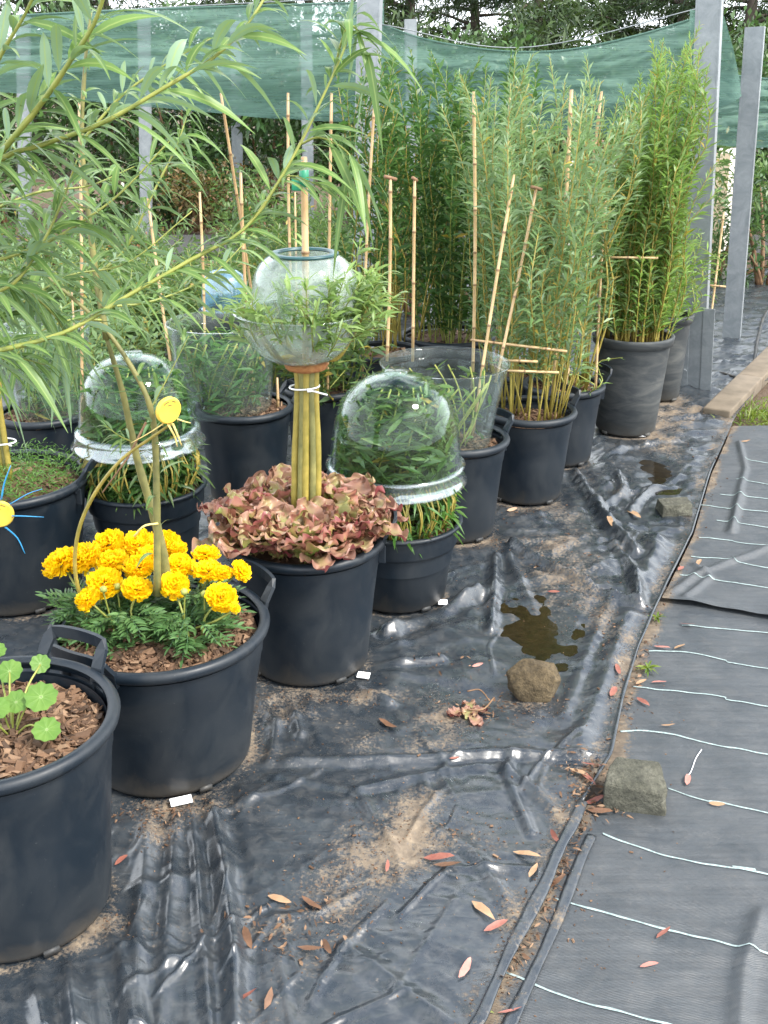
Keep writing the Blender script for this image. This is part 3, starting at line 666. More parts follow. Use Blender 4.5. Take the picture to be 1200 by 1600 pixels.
# ------------------------------------------------------------------ plant pots
def pot_prof(Rr, H, kind):
    rb = Rr * .76; t = .006
    if kind == 'tub':
        lip = .0125; rw = Rr - lip * 1.5
        out = [(0, .004), (rb - .012, .004), (rb - .004, .008), (rb, .018), (rb + (rw - rb) * .5, H * .5), (rw - .004, H - .085), (rw - .001, H - .075), (rw + .003, H - .03)]
        rim = [(rw + .002, H - .022), (rw + lip, H - .022), (Rr - .002, H - .017), (Rr, H - .008), (Rr - .003, H - .001), (Rr - .010, H + .004), (Rr - .019, H + .003), (Rr - .024, H - .004)]
    elif kind == 'step':
        lip = .005; rw = Rr - .008
        out = [(0, .004), (rb - .012, .004), (rb, .014), (Rr * .86, H - .085), (Rr * .87, H - .075), (Rr * .925, H - .072), (Rr * .935, H - .065), (rw, H - .012)]
        rim = [(rw + .001, H - .010), (Rr, H - .009), (Rr + .002, H - .003), (Rr - .001, H + .002), (Rr - .010, H + .003), (Rr - .016, H - .002)]
    else:
        rw = Rr - .010
        out = [(0, .004), (rb - .012, .004), (rb, .016), (rb + (rw - rb) * .5, H * .5), (rw - .002, H - .045), (rw, H - .04)]
        rim = [(rw + .001, H - .040), (Rr - .002, H - .038), (Rr + .003, H - .012), (Rr + .004, H - .004), (Rr, H + .002), (Rr - .008, H + .002), (Rr - .014, H - .004)]
    inn = [(rim[-1][0] - .002, H - .03), (rim[-1][0] - .012, H - .13)]
    return out, rim, inn
def chips(mb, c, Rr, z, n, s0=.006, s1=.036, dome=.015):
    n = int(n * 2.2)
    a = rng.random(n) * 2 * PI; r = Rr * np.sqrt(rng.random(n)); lng = s0 + (s1 - s0) * rng.random(n) ** 2
    for k in range(n):
        e = Matrix.Rotation(rng.random() * 6.28, 3, 'Z') @ Matrix.Rotation(rng.normal(0, .5), 3, 'X') @ Matrix.Rotation(rng.normal(0, .4), 3, 'Y')
        box(mb, (c[0] + r[k] * math.cos(a[k]), c[1] + r[k] * math.sin(a[k]), z + dome * (1 - (r[k] / Rr) ** 2) + rng.random() * .006), (lng[k], lng[k] * rng.uniform(.10, .5), .002 + .004 * rng.random()), np.array(e)); mb.V[-1] += rng.normal(0, lng[k] * .10, (8, 3)) * [1, 1, .5]
def make_pot(key, label, kind='tub', handles=(), mat='pot', soil=.055, nchips=250, group='black plant pots'):
    p = POTS[key]; H = p.zr - .004; Rr = p.R; t = thing('plant_pot', label, 'plant pot', p.c, group); c = p.c
    out, rim, inn = pot_prof(Rr, H, kind); p.soil_z = H - soil
    mb = MB(); lathe(mb, out, c, 72); lathe(mb, inn, c, 72)
    for k in range(4):                 # drain notches at the foot
        a = .6 + k * PI / 2; box(mb, c + [math.cos(a) * (p.rb - .001), math.sin(a) * (p.rb - .001), .012], (.012, .03, .012), np.array(Matrix.Rotation(a, 3, 'Z')))
    body = mb.build('body', M[mat], t)
    mb = MB(); lathe(mb, rim, c, 88); rm = mb.build('rim', M[mat], t)
    mb = MB(); rs = np.linspace(0, rim[-1][0] - .008, 12); rs[0] = .001
    zs = p.soil_z + .012 * (1 - (rs / rs[-1]) ** 2); lathe(mb, np.stack([rs, zs], 1), c, 40)
    if nchips: chips(mb, c, rs[-1] - .008, p.soil_z + .002, nchips)
    V = mb.V[0]; V[:, 2] += .006 * perlin(V[:, 0] * 25, V[:, 1] * 25)
    mb.build('soil', M['mulch'], t, smooth=False)
    for (hx, hy) in handles:
        q = G(hx, hy, H); a0 = math.atan2(q[1] - c[1], q[0] - c[0]); dl = .115 / Rr * .62
        def P(a, r, z): return np.array([c[0] + r * math.cos(a), c[1] + r * math.sin(a), z])
        pts = [P(a0 - dl, Rr - .012, H - .03), P(a0 - dl, Rr - .004, H + .006), P(a0 - dl * .88, Rr + .016, H + .036), P(a0 - dl * .78, Rr + .024, H + .044)]
        pts += [P(a0 + s * dl * .78, Rr + .024, H + .046) for s in np.linspace(-.7, .7, 5)]
        pts += [P(a0 + dl * .78, Rr + .024, H + .044), P(a0 + dl * .88, Rr + .016, H + .036), P(a0 + dl, Rr - .004, H + .006), P(a0 + dl, Rr - .012, H - .03)]
        pts = np.array(pts); mb = MB(); n = len(pts); T = unit(np.gradient(pts, axis=0)); rad = np.array([math.cos(a0), math.sin(a0), 0])
        Nn = unit(np.cross(T, np.cross(np.tile(rad, (n, 1)), T)) + 1e-6); Bn = unit(np.cross(T, Nn))
        w, h = .0125, .0045; ring = []
        for sx, sy in ((1, 1), (-1, 1), (-1, -1), (1, -1)): ring.append(pts + Nn * h * sx + Bn * w * sy)
        V = np.stack(ring, 1).reshape(-1, 3); i, j = np.meshgrid(np.arange(n - 1), np.arange(4), indexing='ij'); j2 = (j + 1) % 4
        mb.add(V, np.stack([i * 4 + j, i * 4 + j2, (i + 1) * 4 + j2, (i + 1) * 4 + j], -1).reshape(-1, 4))
        for s in (-1, 1):
            mb2c = P(a0 + s * dl, Rr - .010, H - .045); rbox(mb, mb2c, (.020, .008, .05), np.array(Matrix.Rotation(a0 + s * dl, 3, 'Z')), .002)
        mb.build('handle', M[mat], t, smooth=False)
    return t
make_pot('nasturtium', 'large black tub with round nasturtium leaves, cut off by the left edge, nearest the camera', handles=[(112, 1035)], nchips=900, soil=.05)
make_pot('marigold', 'black tub planted with yellow marigolds', handles=[(140, 1040), (395, 925)], nchips=900, soil=.035)
make_pot('lettuce', 'black tub planted with red lettuce round a bundle of willow rods', handles=[(603, 826)], nchips=60, soil=.04)
make_pot('cloche', 'black pot with a stepped collar under the front clear bell cloche', kind='step', nchips=60, soil=.03)
make_pot('clear', 'black tub holding a clear plastic bucket right of the front bell cloche', handles=[(782, 664)], nchips=200, soil=.04)
make_pot('rods', 'black tub of upright yellow willow rods with canes tied across', handles=[(898, 622)], nchips=200, soil=.05)
make_pot('rods_back', 'black tub with pale willow shoots standing just before the tall dusty pot', handles=[(944, 590)], nchips=160, soil=.03)
make_pot('tall', 'tall grey dusty pot filled with dense upright willow beside the steel post', kind='plain', mat='pot_dusty', nchips=120, soil=.05)
make_pot('tall_back', 'dusty pot half hidden behind the tall dusty pot at the steel post foot', kind='plain', mat='pot_dusty', nchips=60)
make_pot('sunpot', 'black tub of feathery green seedlings behind the blue rayed sun ornament', handles=[(118, 742)], nchips=250, soil=.03)
make_pot('cloche_left', 'black pot with a stepped collar under the left bell cloche, behind the marigolds', kind='step', nchips=60, soil=.03)
make_pot('clear_mid', 'black tub holding a clear bucket right behind the left bell cloche', handles=[(455, 622)], nchips=350, soil=.02)
make_pot('clear_left', 'black tub holding a clear bucket at the left edge behind the feathery seedlings', nchips=300, soil=.02)
make_pot('bundle_back', 'dark tub half hidden behind the tied willow bundle', nchips=120, soil=.03)
make_pot('bush_left', 'dark tub behind the two short canes with wooden crossbars', nchips=40, soil=.03)
make_pot('bush_mid', 'dark tub of bushy dark green willow behind the clear bucket', nchips=40, soil=.03)
make_pot('bush_right', 'dark tub behind the tub of yellow willow rods', nchips=40, soil=.03)

# ------------------------------------------------------------------ leafy willow clumps
def clump(name, label, cat, c, rx, z0, nst, h, spread, LL, LW, per_m, mat, stem_mat='green_shoot', bare=.15, stem_parts=0, sr=.0035, droop=.35, ang=.75, tpl=T_FAR, hv=.42, lean=(0, 0), group=None, pk=.0, skew=0.0):
    c = np.array([c[0], c[1], z0]); t = thing(name, label, cat, c, group)
    P, D, L = [], [], []; mbS = MB(); parts = []
    for k in range(nst):
        a = rng.random() * 2 * PI; r = rx * math.sqrt(rng.random()); b = c + [r * math.cos(a), r * math.sin(a), -.01]
        hh = h * (1 - hv * rng.random() ** 1.3) * (1 - pk * (r / max(rx, 1e-3)) ** 1.5) * (1 + skew * math.cos(a) * r / max(rx, 1e-3)); o = np.array([math.cos(a), math.sin(a), 0]) * spread * (.3 + .9 * r / max(rx, 1e-3)) * rng.uniform(.5, 1.15)
        j = rng.normal(0, .034, 3) * [1, 1, 0]
        pts = spline([b, b + o * .25 + j + [0, 0, hh * .4], b + o * .65 - j + [lean[0] * .4, lean[1] * .4, hh * .75], b + o + j + [lean[0], lean[1], hh]], 9)
        rad = sr * np.linspace(1.1, .35, 9) * rng.uniform(.8, 1.2)
        if k < stem_parts:
            q = MB(); tube(q, pts, rad, 6); parts.append(q)
        else: tube(mbS, pts, rad, 4, cap=False)
        ln = hh; n = max(3, int(per_m * ln * (1 - bare))); u = bare + (1 - bare) * (np.arange(n) + rng.random(n)) / n
        x = u * 8; i0 = np.clip(x.astype(int), 0, 7); f = (x - i0)[:, None]
        p = pts[i0] * (1 - f) + pts[i0 + 1] * f; tg = unit(pts[i0 + 1] - pts[i0])
        az = np.arange(n) * 2.4 + rng.random() * 6 + rng.normal(0, .4, n)
        side = np.stack([np.cos(az), np.sin(az), np.zeros(n)], 1); aa = (ang + rng.normal(0, .2, n)) * (1 - .5 * sstep(.85, 1, u))
        P.append(p); D.append(tg * np.cos(aa)[:, None] + side * np.sin(aa)[:, None]); L.append(LL * rng.uniform(.65, 1.15, n) * (1 - .5 * sstep(.85, 1., u)))
    mb = MB(); P, D, L = np.concatenate(P), np.concatenate(D), np.concatenate(L)
    leaves(mb, P, D, L, L * LW / LL, tpl, droop, .7)
    mb.build('foliage', M[mat], t)
    for q in parts: q.build('stem', M[stem_mat], t)
    if mbS.n: mbS.build('shoot_mass', M[stem_mat], t)
    return t
make_pot('cover', 'tall narrow dark pot under the blue tinted plant cover', kind='plain', nchips=20, soil=.02)
p = POTS
clump('willow_plant', 'tall dark green willow filling the middle behind the short canes', 'plant', p['bush_mid'].c, .19, p['bush_mid'].soil_z, 44, 1.32, .20, .09, .019, 90, 'willow_dark', bare=.06, group='potted willows')
clump('willow_plant', 'dark leafy willow left of the middle behind the clear bowls', 'plant', p['bush_left'].c + [.02, .2, 0], .15, p['bush_left'].soil_z, 28, 1.28, .17, .09, .018, 80, 'willow_dark', stem_parts=10, stem_mat='yellow_stem', bare=.25, group='potted willows')
clump('willow_plant', 'grey green willow sprouting from the tub of yellow rods with tied canes', 'plant', p['rods'].c, .125, p['rods'].soil_z, 34, 1.22, .13, .085, .0115, 135, 'willow_grey', stem_mat='yellow_stem', stem_parts=34, sr=.0032, bare=.19, group='potted willows')
clump('willow_plant', 'grey green willow in the dark tub behind the yellow rods', 'plant', p['bush_right'].c, .16, p['bush_right'].soil_z, 42, 1.3, .17, .085, .0125, 120, 'willow_grey', stem_mat='yellow_stem', bare=.12, group='potted willows')
clump('willow_plant', 'pale willow with straight yellow rods before the tall dusty pot', 'plant', p['rods_back'].c, .10, p['rods_back'].soil_z, 22, 1.15, .13, .08, .0115, 120, 'willow_grey', stem_mat='yellow_stem', stem_parts=18, sr=.0042, bare=.2, group='potted willows')
clump('willow_plant', 'dense bright yellow green willow towering from the tall dusty pot', 'plant', p['tall'].c, .145, p['tall'].soil_z, 84, 1.32, .09, .08, .0105, 150, 'willow_bright', stem_parts=14, stem_mat='yellow_stem', bare=.07, hv=.45, lean=(.0, 0), pk=.18, skew=.12, group='potted willows')
clump('willow_plant', 'small willow with yellowing leaves beside the steel post', 'plant', p['tall_back'].c, .10, p['tall_back'].soil_z, 22, .50, .12, .08, .011, 90, 'willow_bright', bare=.05, group='potted willows')
clump('leafy_shoot', 'short pale side shoots leaning out before the tall dusty pot', 'plant', p['rods_back'].c + [.05, -.06, 0], .05, p['rods_back'].soil_z, 9, .24, .14, .06, .009, 80, 'willow_pale', bare=.05)
clump('leafy_plant', 'bushy green plant in the dark tub behind the tied willow bundle', 'plant', p['bundle_back'].c, .15, p['bundle_back'].soil_z, 36, .34, .15, .085, .018, 90, 'leaf_mix', bare=0)

# plants under the cloches and in the clear buckets
def filler(name, label, c, z0, z1, rfun, n, LL, LW, mat, group=None, hollow=.35, tpl=T_MID):
    t = thing(name, label, 'plant', (c[0], c[1], z0), group)
    z = z0 + (z1 - z0) * rng.random(n); rm = np.array([rfun(v) for v in z]); r = rm * (hollow + (1 - hollow) * np.sqrt(rng.random(n))) * .93; a = rng.random(n) * 2 * PI
    P = np.stack([c[0] + r * np.cos(a), c[1] + r * np.sin(a), z], 1)
    az = a + PI / 2 * np.sign(rng.normal(size=n)) + rng.normal(0, .5, n); D = np.stack([np.cos(az), np.sin(az), rng.normal(.3, .5, n)], 1)
    L = LL * rng.uniform(.6, 1.1, n); mb = MB(); leaves(mb, P - D * L[:, None] * .4, D, L, L * LW / LL, tpl, .15, .8); mb.build('foliage', M[mat], t)
    ms = MB()
    for k in range(16):
        a = k * .39 + rng.normal(0, .1); pts = []
        for f in np.linspace(0, 1, 7): q = rfun(z0 + (z1 - z0) * f) * (.55 + .3 * f); pts.append([c[0] + q * math.cos(a + f), c[1] + q * math.sin(a + f), z0 + (z1 - z0) * f])
        tube(ms, pts, .003, 5)
    ms.build('shoot_mass', M['green_shoot'], t); return t
def make_cloche(key, label, body_half, flare_half, top_y, flange_y, plabel, mid_x):
    q = POTS[key]; y = q.c[1]; x = AY(mid_x, 700, y)[0]; c = np.array([x, y, 0])
    rb = body_half * scale_at(600, 680, y); rf = flare_half * scale_at(600, 750, y)
    zt = AY(mid_x, top_y, y + .05)[2]; zb = G(mid_x, flange_y, 0)[2]; zb = AY(mid_x, flange_y, y - rf)[2]
    t = thing('bell_cloche', label, 'cloche', (x, y, zb), 'clear bell cloches'); h = zt - zb; th = .003
    prof = []
    zs0 = zb + .055
    for f in np.linspace(0, 1, 26):
        zz = zs0 + (zt - zs0) * f; s = (1 - max(0, (f - .25) / .75) ** 2.5) ** .5 if f < 1 else 0.03
        prof.append((rb * (.78 + .22 * 1) * s * (1 - .07 * min(f, .5) / .5), zz))
    fl = [(rf, zb), (rf + .002, zb + .004), (rf - .008, zb + .010), (rf - .012, zb + .040), (rb + .012, zb + .052), (rb, zs0)]
    rfun = lambda z: float(np.interp(z, [v[1] for v in prof], [v[0] for v in prof]))
    mb = MB(); lathe(mb, prof, c, 72); inner = [(max(.001, r - th), z - th) for r, z in prof][::-1]; lathe(mb, inner, c, 72); mb.build('dome', M['clear'], t)
    mb = MB(); lathe(mb, fl, c, 72); lathe(mb, [(r - th, z + .001) for r, z in fl][::-1], c, 72); mb.build('flange', M['clear_flange'], t)
    mb = MB(); lathe(mb, [(.001, zt + .006), (.03, zt + .006), (.035, zt + .002), (.035, zt - .006), (.03, zt - .008)], c, 32); mb.build('vent_cap', M['clear_bucket'], t)
    zs = q.soil_z
    rf2 = lambda z: rfun(z) if z > zs0 else q.R * .82
    filler('willow_plant', plabel, c, zs, zt - .03, lambda z: min(rf2(z), rb * .97), 2300, .085, .016, 'willow_dark' if key == 'cloche_left' else 'leaf_mix', 'plants under cloches', .6)
    # leaves squeezed out between flange and rim
    n = 420; a = rng.random(n) * 2 * PI; r = q.R * (.6 + .36 * rng.random(n)); z = zs + .02 + (zb - zs) * rng.random(n)
    t2 = thing('leaf_fringe', ('green' if key == 'cloche' else 'dark green') + ' fringe of leaves and stalks pressed out below the ' + ('front' if key == 'cloche' else 'left') + ' bell cloche', 'plant', (c[0], c[1], zs))
    az = a + rng.normal(0, .9, n); mb = MB(); leaves(mb, np.stack([c[0] + r * np.cos(a), c[1] + r * np.sin(a), z], 1), np.stack([np.cos(az), np.sin(az), rng.normal(0, .35, n)], 1), rng.uniform(.03, .07, n), .010, T_MID, .4, .8); mb.build('foliage', M['feathery' if key == 'cloche' else 'leaf_mix'], t2)
    ms = MB()
    for k in range(70):
        a = rng.random() * 6.28; r0, r1 = q.R * .75, q.R * .95; b = a + rng.normal(0, .25)
        tube(ms, spline([[c[0] + r0 * math.cos(a), c[1] + r0 * math.sin(a), zs], [c[0] + r1 * math.cos((a + b) / 2), c[1] + r1 * math.sin((a + b) / 2), (zs + zb) / 2 + .02], [c[0] + r0 * math.cos(b), c[1] + r0 * math.sin(b), zb + .01]], 6), .0028, 5)
    ms.build('stalk_mass', M['yellow_stem'], t2)
    return c, rb, zt
CL1 = make_cloche('cloche', 'clear bell cloche with a white sky reflection, right of the red lettuce', 104, 111, 573, 790, 'leafy willow pressed under the front bell cloche', 618)
CL2 = make_cloche('cloche_left', 'clear bell cloche behind the marigolds and yellow sun ornament', 90, 101, 545, 727, 'dark leafy willow under the left bell cloche', 218)

def make_bucket(key, label, cx, top_y, top_half, bot_half, plabel, n=500, mat='leaf_mix', bulge=0.0):
    q = POTS[key]; y = q.c[1]; x = AY(cx, top_y, y)[0]; c = np.array([x, y, 0]); zt = AY(cx, top_y, y)[2]; zb = q.soil_z + .004
    r1 = top_half * scale_at(cx, top_y, y); r0 = bot_half * scale_at(cx, top_y + 100, y)
    t = thing('clear_bucket', label, 'bucket', (x, y, zb), 'clear plastic buckets'); h = zt - zb
    wall = [(r0 + (r1 * .93 - r0) * (f + bulge * math.sin(PI * f)), zb + h * f * .86) for f in np.linspace(0, 1, 12)]
    wall = [(max(.001, r0 * .2), zb + .002), (r0 * .97, zb + .001)] + wall
    mb = MB(); lathe(mb, wall, c, 64); lathe(mb, [(r - .003, z + .003) for r, z in wall][::-1], c, 64); mb.build('wall', M['clear_bucket'], t)
    z2 = zb + h * .86; rim = [(r1 * .93, z2), (r1 * .955, z2 + .004), (r1 * .965, zt - .012), (r1, zt - .004), (r1 + .002, zt), (r1 - .004, zt + .003), (r1 * .965 - .003, zt - .010), (r1 * .95, z2 + .004)]
    mb = MB(); lathe(mb, rim, c, 64); mb.build('rim', M['clear_bucket'], t)
    filler('leafy_plant', plabel, c, zb + .01, zt - .05, lambda z: float(np.interp(z, [v[1] for v in wall[2:]], [v[0] for v in wall[2:]])) * .93, n, .075, .015, mat, None, .1)
    return c, zt, r1
BK1 = make_bucket('clear', 'scuffed clear bucket standing in the tub right of the front cloche', 695, 566, 102, 72, 'thin green shoots inside the clear bucket right of the front cloche', 130)
BK2 = make_bucket('clear_mid', 'clear bucket of dark leaves in the tub behind the left cloche', 345, 503, 86, 72, 'dark leafy plant inside the clear bucket behind the left cloche', 620, 'willow_dark', .25)
BK3 = make_bucket('clear_left', 'clear bucket of dark leaves at the left edge', 72, 507, 68, 58, 'dark leafy plant inside the clear bucket at the left edge', 480, 'willow_dark', .2)

# blue tinted cover further back
t = thing('plant_cover', 'blue tinted clear plant cover behind the middle clear bucket', 'plant cover', AY(352, 450, 4.9))
c = AY(352, 462, 4.9); s_ = scale_at(352, 430, 4.9); mb = MB()
lathe(mb, [(36 * s_, c[2] - .05), (37 * s_, c[2]), (35 * s_, c[2] + .06), (31 * s_, c[2] + .09), (20 * s_, c[2] + .112), (.001, c[2] + .12)], c * [1, 1, 0], 40); mb.build('dome', M['blue_clear'], t)
mb = MB(); lathe(mb, [(36 * s_, c[2] - .05), (40 * s_, c[2] - .052), (40 * s_, c[2] - .058), (36 * s_, c[2] - .06)], c * [1, 1, 0], 40); mb.build('rim', M['blue_clear'], t)

# ------------------------------------------------------------------ marigolds
P2 = POTS['marigold']
def flower_mesh(seed, Rf):
    r = np.random.default_rng(seed); mb = MB()
    for row, (pol, n, ln) in enumerate(((1.75, 20, 1.0), (1.45, 20, 1.0), (1.15, 18, .98), (.85, 16, .93), (.58, 12, .88), (.32, 8, .84), (.08, 4, .8))):
        for k in range(n):
            az = (k + .5 * row + r.normal(0, .25)) * 2 * PI / n; po = pol + r.normal(0, .13)
            d = np.array([math.sin(po) * math.cos(az), math.sin(po) * math.sin(az), math.cos(po) * .80])
            s = np.array([-math.sin(az), math.cos(az), 0]); nn = np.cross(d, s); L = Rf * ln * r.uniform(.88, 1.08); w = Rf * (.30 + .10 * math.sin(po)) * r.uniform(.85, 1.2)
            V = []; ph = r.random() * 6.28
            for x, wd in ((.25, .3), (.6, .75), (.88, 1.0), (1.0, .8)):
                for u in (-1, -.5, 0, .5, 1):
                    cup = .10 * Rf * abs(u) * x; fr = .055 * Rf * math.sin(u * 6 + ph) * max(0, x - .5) * 2; xe = x * (1 - .05 * u * u * (x > .9)) - (.05 if x == 1 and u in (-.5, .5) and r.random() > .4 else 0)
                    V.append(d * L * xe + s * w * .5 * wd * u + nn * (fr - cup + .10 * Rf * (x > .95)))
            Q = [[a * 5 + b, a * 5 + b + 1, a * 5 + b + 6, a * 5 + b + 5] for a in range(3) for b in range(4)]
            mb.add(np.array(V), Q)
    return mb
FL = [(96, 881, 31), (131, 873, 30), (171, 851, 28), (217, 850, 26), (257, 852, 26), (279, 857, 15), (176, 880, 27), (217, 887, 26), (236, 870, 22), (282, 884, 24), (322, 867, 22), (325, 894, 26), (350, 896, 15), (376, 892, 19), (163, 911, 29), (214, 921, 25), (273, 915, 24), (346, 934, 26), (137, 937, 21), (367, 951, 9)]
PL = [(-.075, -.03), (.075, -.045), (-.04, .085), (.07, .07), (-.15, .02)]
plab = ['marigold plant at the front left of the marigold tub, by the bent rod', 'marigold plant at the front right of the marigold tub', 'marigold plant at the back left of the marigold tub', 'marigold plant at the back right of the marigold tub', 'marigold plant leaning out over the left rim of the marigold tub']
protos = []
mplants = [thing('marigold_plant', lb, 'marigold', (P2.c[0] + a, P2.c[1] + b_, P2.soil_z), 'marigolds in the tub') for (a, b_), lb in zip(PL, plab)]
fol = [MB() for _ in PL]
def compound(mb, b, d, L, n=5, ll=.035):
    d = unit(np.array([d], float))[0]; side = unit(np.cross([[0, 0, 1.]], [d]))[0]
    P, D, LL = [], [], []
    for k in range(n):
        f = .25 + .75 * k / n; q = b + d * L * f + [0, 0, -.25 * L * f * f]
        for s in (-1, 1): P.append(q); D.append(d * .75 + side * s * .8 + [0, 0, .1]); LL.append(ll * (1 - .35 * abs(f - .55)))
    P.append(b + d * L + [0, 0, -.25 * L]); D.append(d); LL.append(ll)
    LL = np.array(LL); leaves(mb, np.array(P), np.array(D), LL, LL * .27, T_MID, .15, .35)
    tube(mb, [b, b + d * L * .5 + [0, 0, -.06 * L], b + d * L + [0, 0, -.25 * L]], .0012, 4, A=[1, 1, 1])
for k, (a, b_) in enumerate(PL):
    base = np.array([P2.c[0] + a, P2.c[1] + b_, P2.soil_z])
    for q in range(64):
        az = rng.random() * 6.28; hgt = rng.uniform(.01, .085); r = rng.uniform(.0, .055); s = base + [r * math.cos(az), r * math.sin(az), hgt]
        compound(fol[k], s, [math.cos(az), math.sin(az), rng.uniform(-.1, .7)], rng.uniform(.05, .085), 5, rng.uniform(.022, .034))
for k, (fx, fy, fr) in enumerate(FL):
    z = .445 + (935 - fy) / 90 * .045; pos = G(fx, fy, z); d = np.hypot(pos[0] - P2.c[0] - np.array([q[0] for q in PL]), pos[1] - P2.c[1] - np.array([q[1] for q in PL])); pl = int(np.argmin(d))
    Rf = fr * scale_at(fx, fy, pos[1]) * 1.02; mb = flower_mesh(40 + k, Rf)
    tilt = np.array(Matrix.Rotation(rng.normal(.35, .2), 3, 'X') @ Matrix.Rotation((fx - 230) / 400 + rng.normal(0, .15), 3, 'Y') @ Matrix.Rotation(rng.random() * 6, 3, 'Z'))
    mb.V = [v @ tilt.T + pos for v in mb.V]; mb.build('flower_head', M['petal'], mplants[pl])
    base = np.array([P2.c[0] + PL[pl][0], P2.c[1] + PL[pl][1], P2.soil_z]); st = MB(); dn = tilt @ np.array([0, 0, -1.0])
    tube(st, spline([base + [rng.normal(0, .02), rng.normal(0, .02), .02], (base + pos) / 2 + [0, 0, .01], pos + dn * Rf * .5], 7), .0028, 6)
    tube(st, [pos + dn * Rf * .75, pos + dn * Rf * .45, pos + dn * Rf * .1], [.003, .008, .012], 8); st.build('stalk', M['green_shoot'], mplants[pl])
for k in range(len(PL)):
    for q in range(2):
        base = np.array([P2.c[0] + PL[k][0] + rng.normal(0, .035), P2.c[1] + PL[k][1] + rng.normal(0, .03), P2.soil_z]); tip = base + [rng.normal(0, .02), rng.normal(0, .02), rng.uniform(.10, .135)]
        mb = MB(); tube(mb, spline([base, (base + tip) / 2, tip, tip + [0, 0, .006], tip + [0, 0, .016], tip + [0, 0, .020]], 12), [.002] * 5 + [.0025, .005, .008, .0085, .0075, .005, .003], 8); mb.build('bud', M['green_shoot'], mplants[k])
for k in range(len(PL)): fol[k].build('foliage', M['marigold_leaf'], mplants[k])

# ------------------------------------------------------------------ red lettuce
P3 = POTS['lettuce']
def lettuce_leaf(mb, base, az, el, L, Wd, red=0.0):
    nv, nu = 32, 17; v = (1 - (1 - np.linspace(0, 1, nv)) ** 1.5)[:, None]; u = np.linspace(-1, 1, nu)[None]; ph = rng.random(6) * 6.28
    wv = (.22 + .78 * sstep(.05, .55, v)) * np.sqrt(np.clip(1 - (np.maximum(v - .60, 0) / .40) ** 2.2, 0, 1)) * (1 + .16 * np.sin(v * 15 + ph[0] + np.sign(u) * .9) + .08 * np.sin(v * 31 + ph[5] + np.sign(u)))
    e = np.abs(u) ** 1.4; tipf = sstep(.75, 1., v); Yw = Wd * .5 * wv * u
    ruff = (.10 * e * np.sin(v * 15 + ph[1] + np.sign(u) * 1.5) + .085 * np.maximum(e ** 1.6, tipf) * np.sin(v * 34 + u * 3 + ph[2]) + .06 * tipf * np.sin(u * 6 + ph[3])) * Wd
    ang = el - (.8 * rng.uniform(.4, 1.4)) * v ** 1.3
    dv = np.diff(v, axis=0, prepend=0); dx = np.cumsum(np.cos(ang) * dv, 0) * L; dz = np.cumsum(np.sin(ang) * dv, 0) * L
    rise = ruff + .16 * Wd * u * u * np.sin(v * 2.6)
    X = dx - np.sin(ang) * rise; Z = dz + np.cos(ang) * rise + 0 * u; Yw = Yw + 0 * v
    V = np.stack([X * math.cos(az) - Yw * math.sin(az), X * math.sin(az) + Yw * math.cos(az), Z], -1).reshape(-1, 3) + base
    i, j = np.meshgrid(np.arange(nv - 1), np.arange(nu - 1), indexing='ij')
    mb.add(V, np.stack([i * nu + j, i * nu + j + 1, (i + 1) * nu + j + 1, (i + 1) * nu + j], -1).reshape(-1, 4), A=(np.clip(e * .5 + v * .70 - .28 + red, 0, 1)).ravel())
for k in range(12):
    a = k / 12 * 2 * PI + .2; r = P3.R * (.66 if k % 2 else .58); b = np.array([P3.c[0] - .018 + r * math.cos(a), P3.c[1] + r * math.sin(a), P3.soil_z + .03])
    t = thing('lettuce', 'frilly bronze red lettuce in the ring around the willow bundle', 'lettuce', b, 'red lettuces in one tub'); mb = MB()
    for q in range(34):
        f = q / 34; az = q * 2.4 + rng.normal(0, .2)
        lettuce_leaf(mb, b + [.01 * math.cos(az), .01 * math.sin(az), 0], az, 1.5 - .9 * (1 - f) + rng.normal(0, .12), rng.uniform(.105, .17) * (1 - .1 * f), rng.uniform(.058, .092), .13 * (1 - f) + rng.normal(0, .10))
    mb.build('leaf_rosette', M['lettuce'], t)

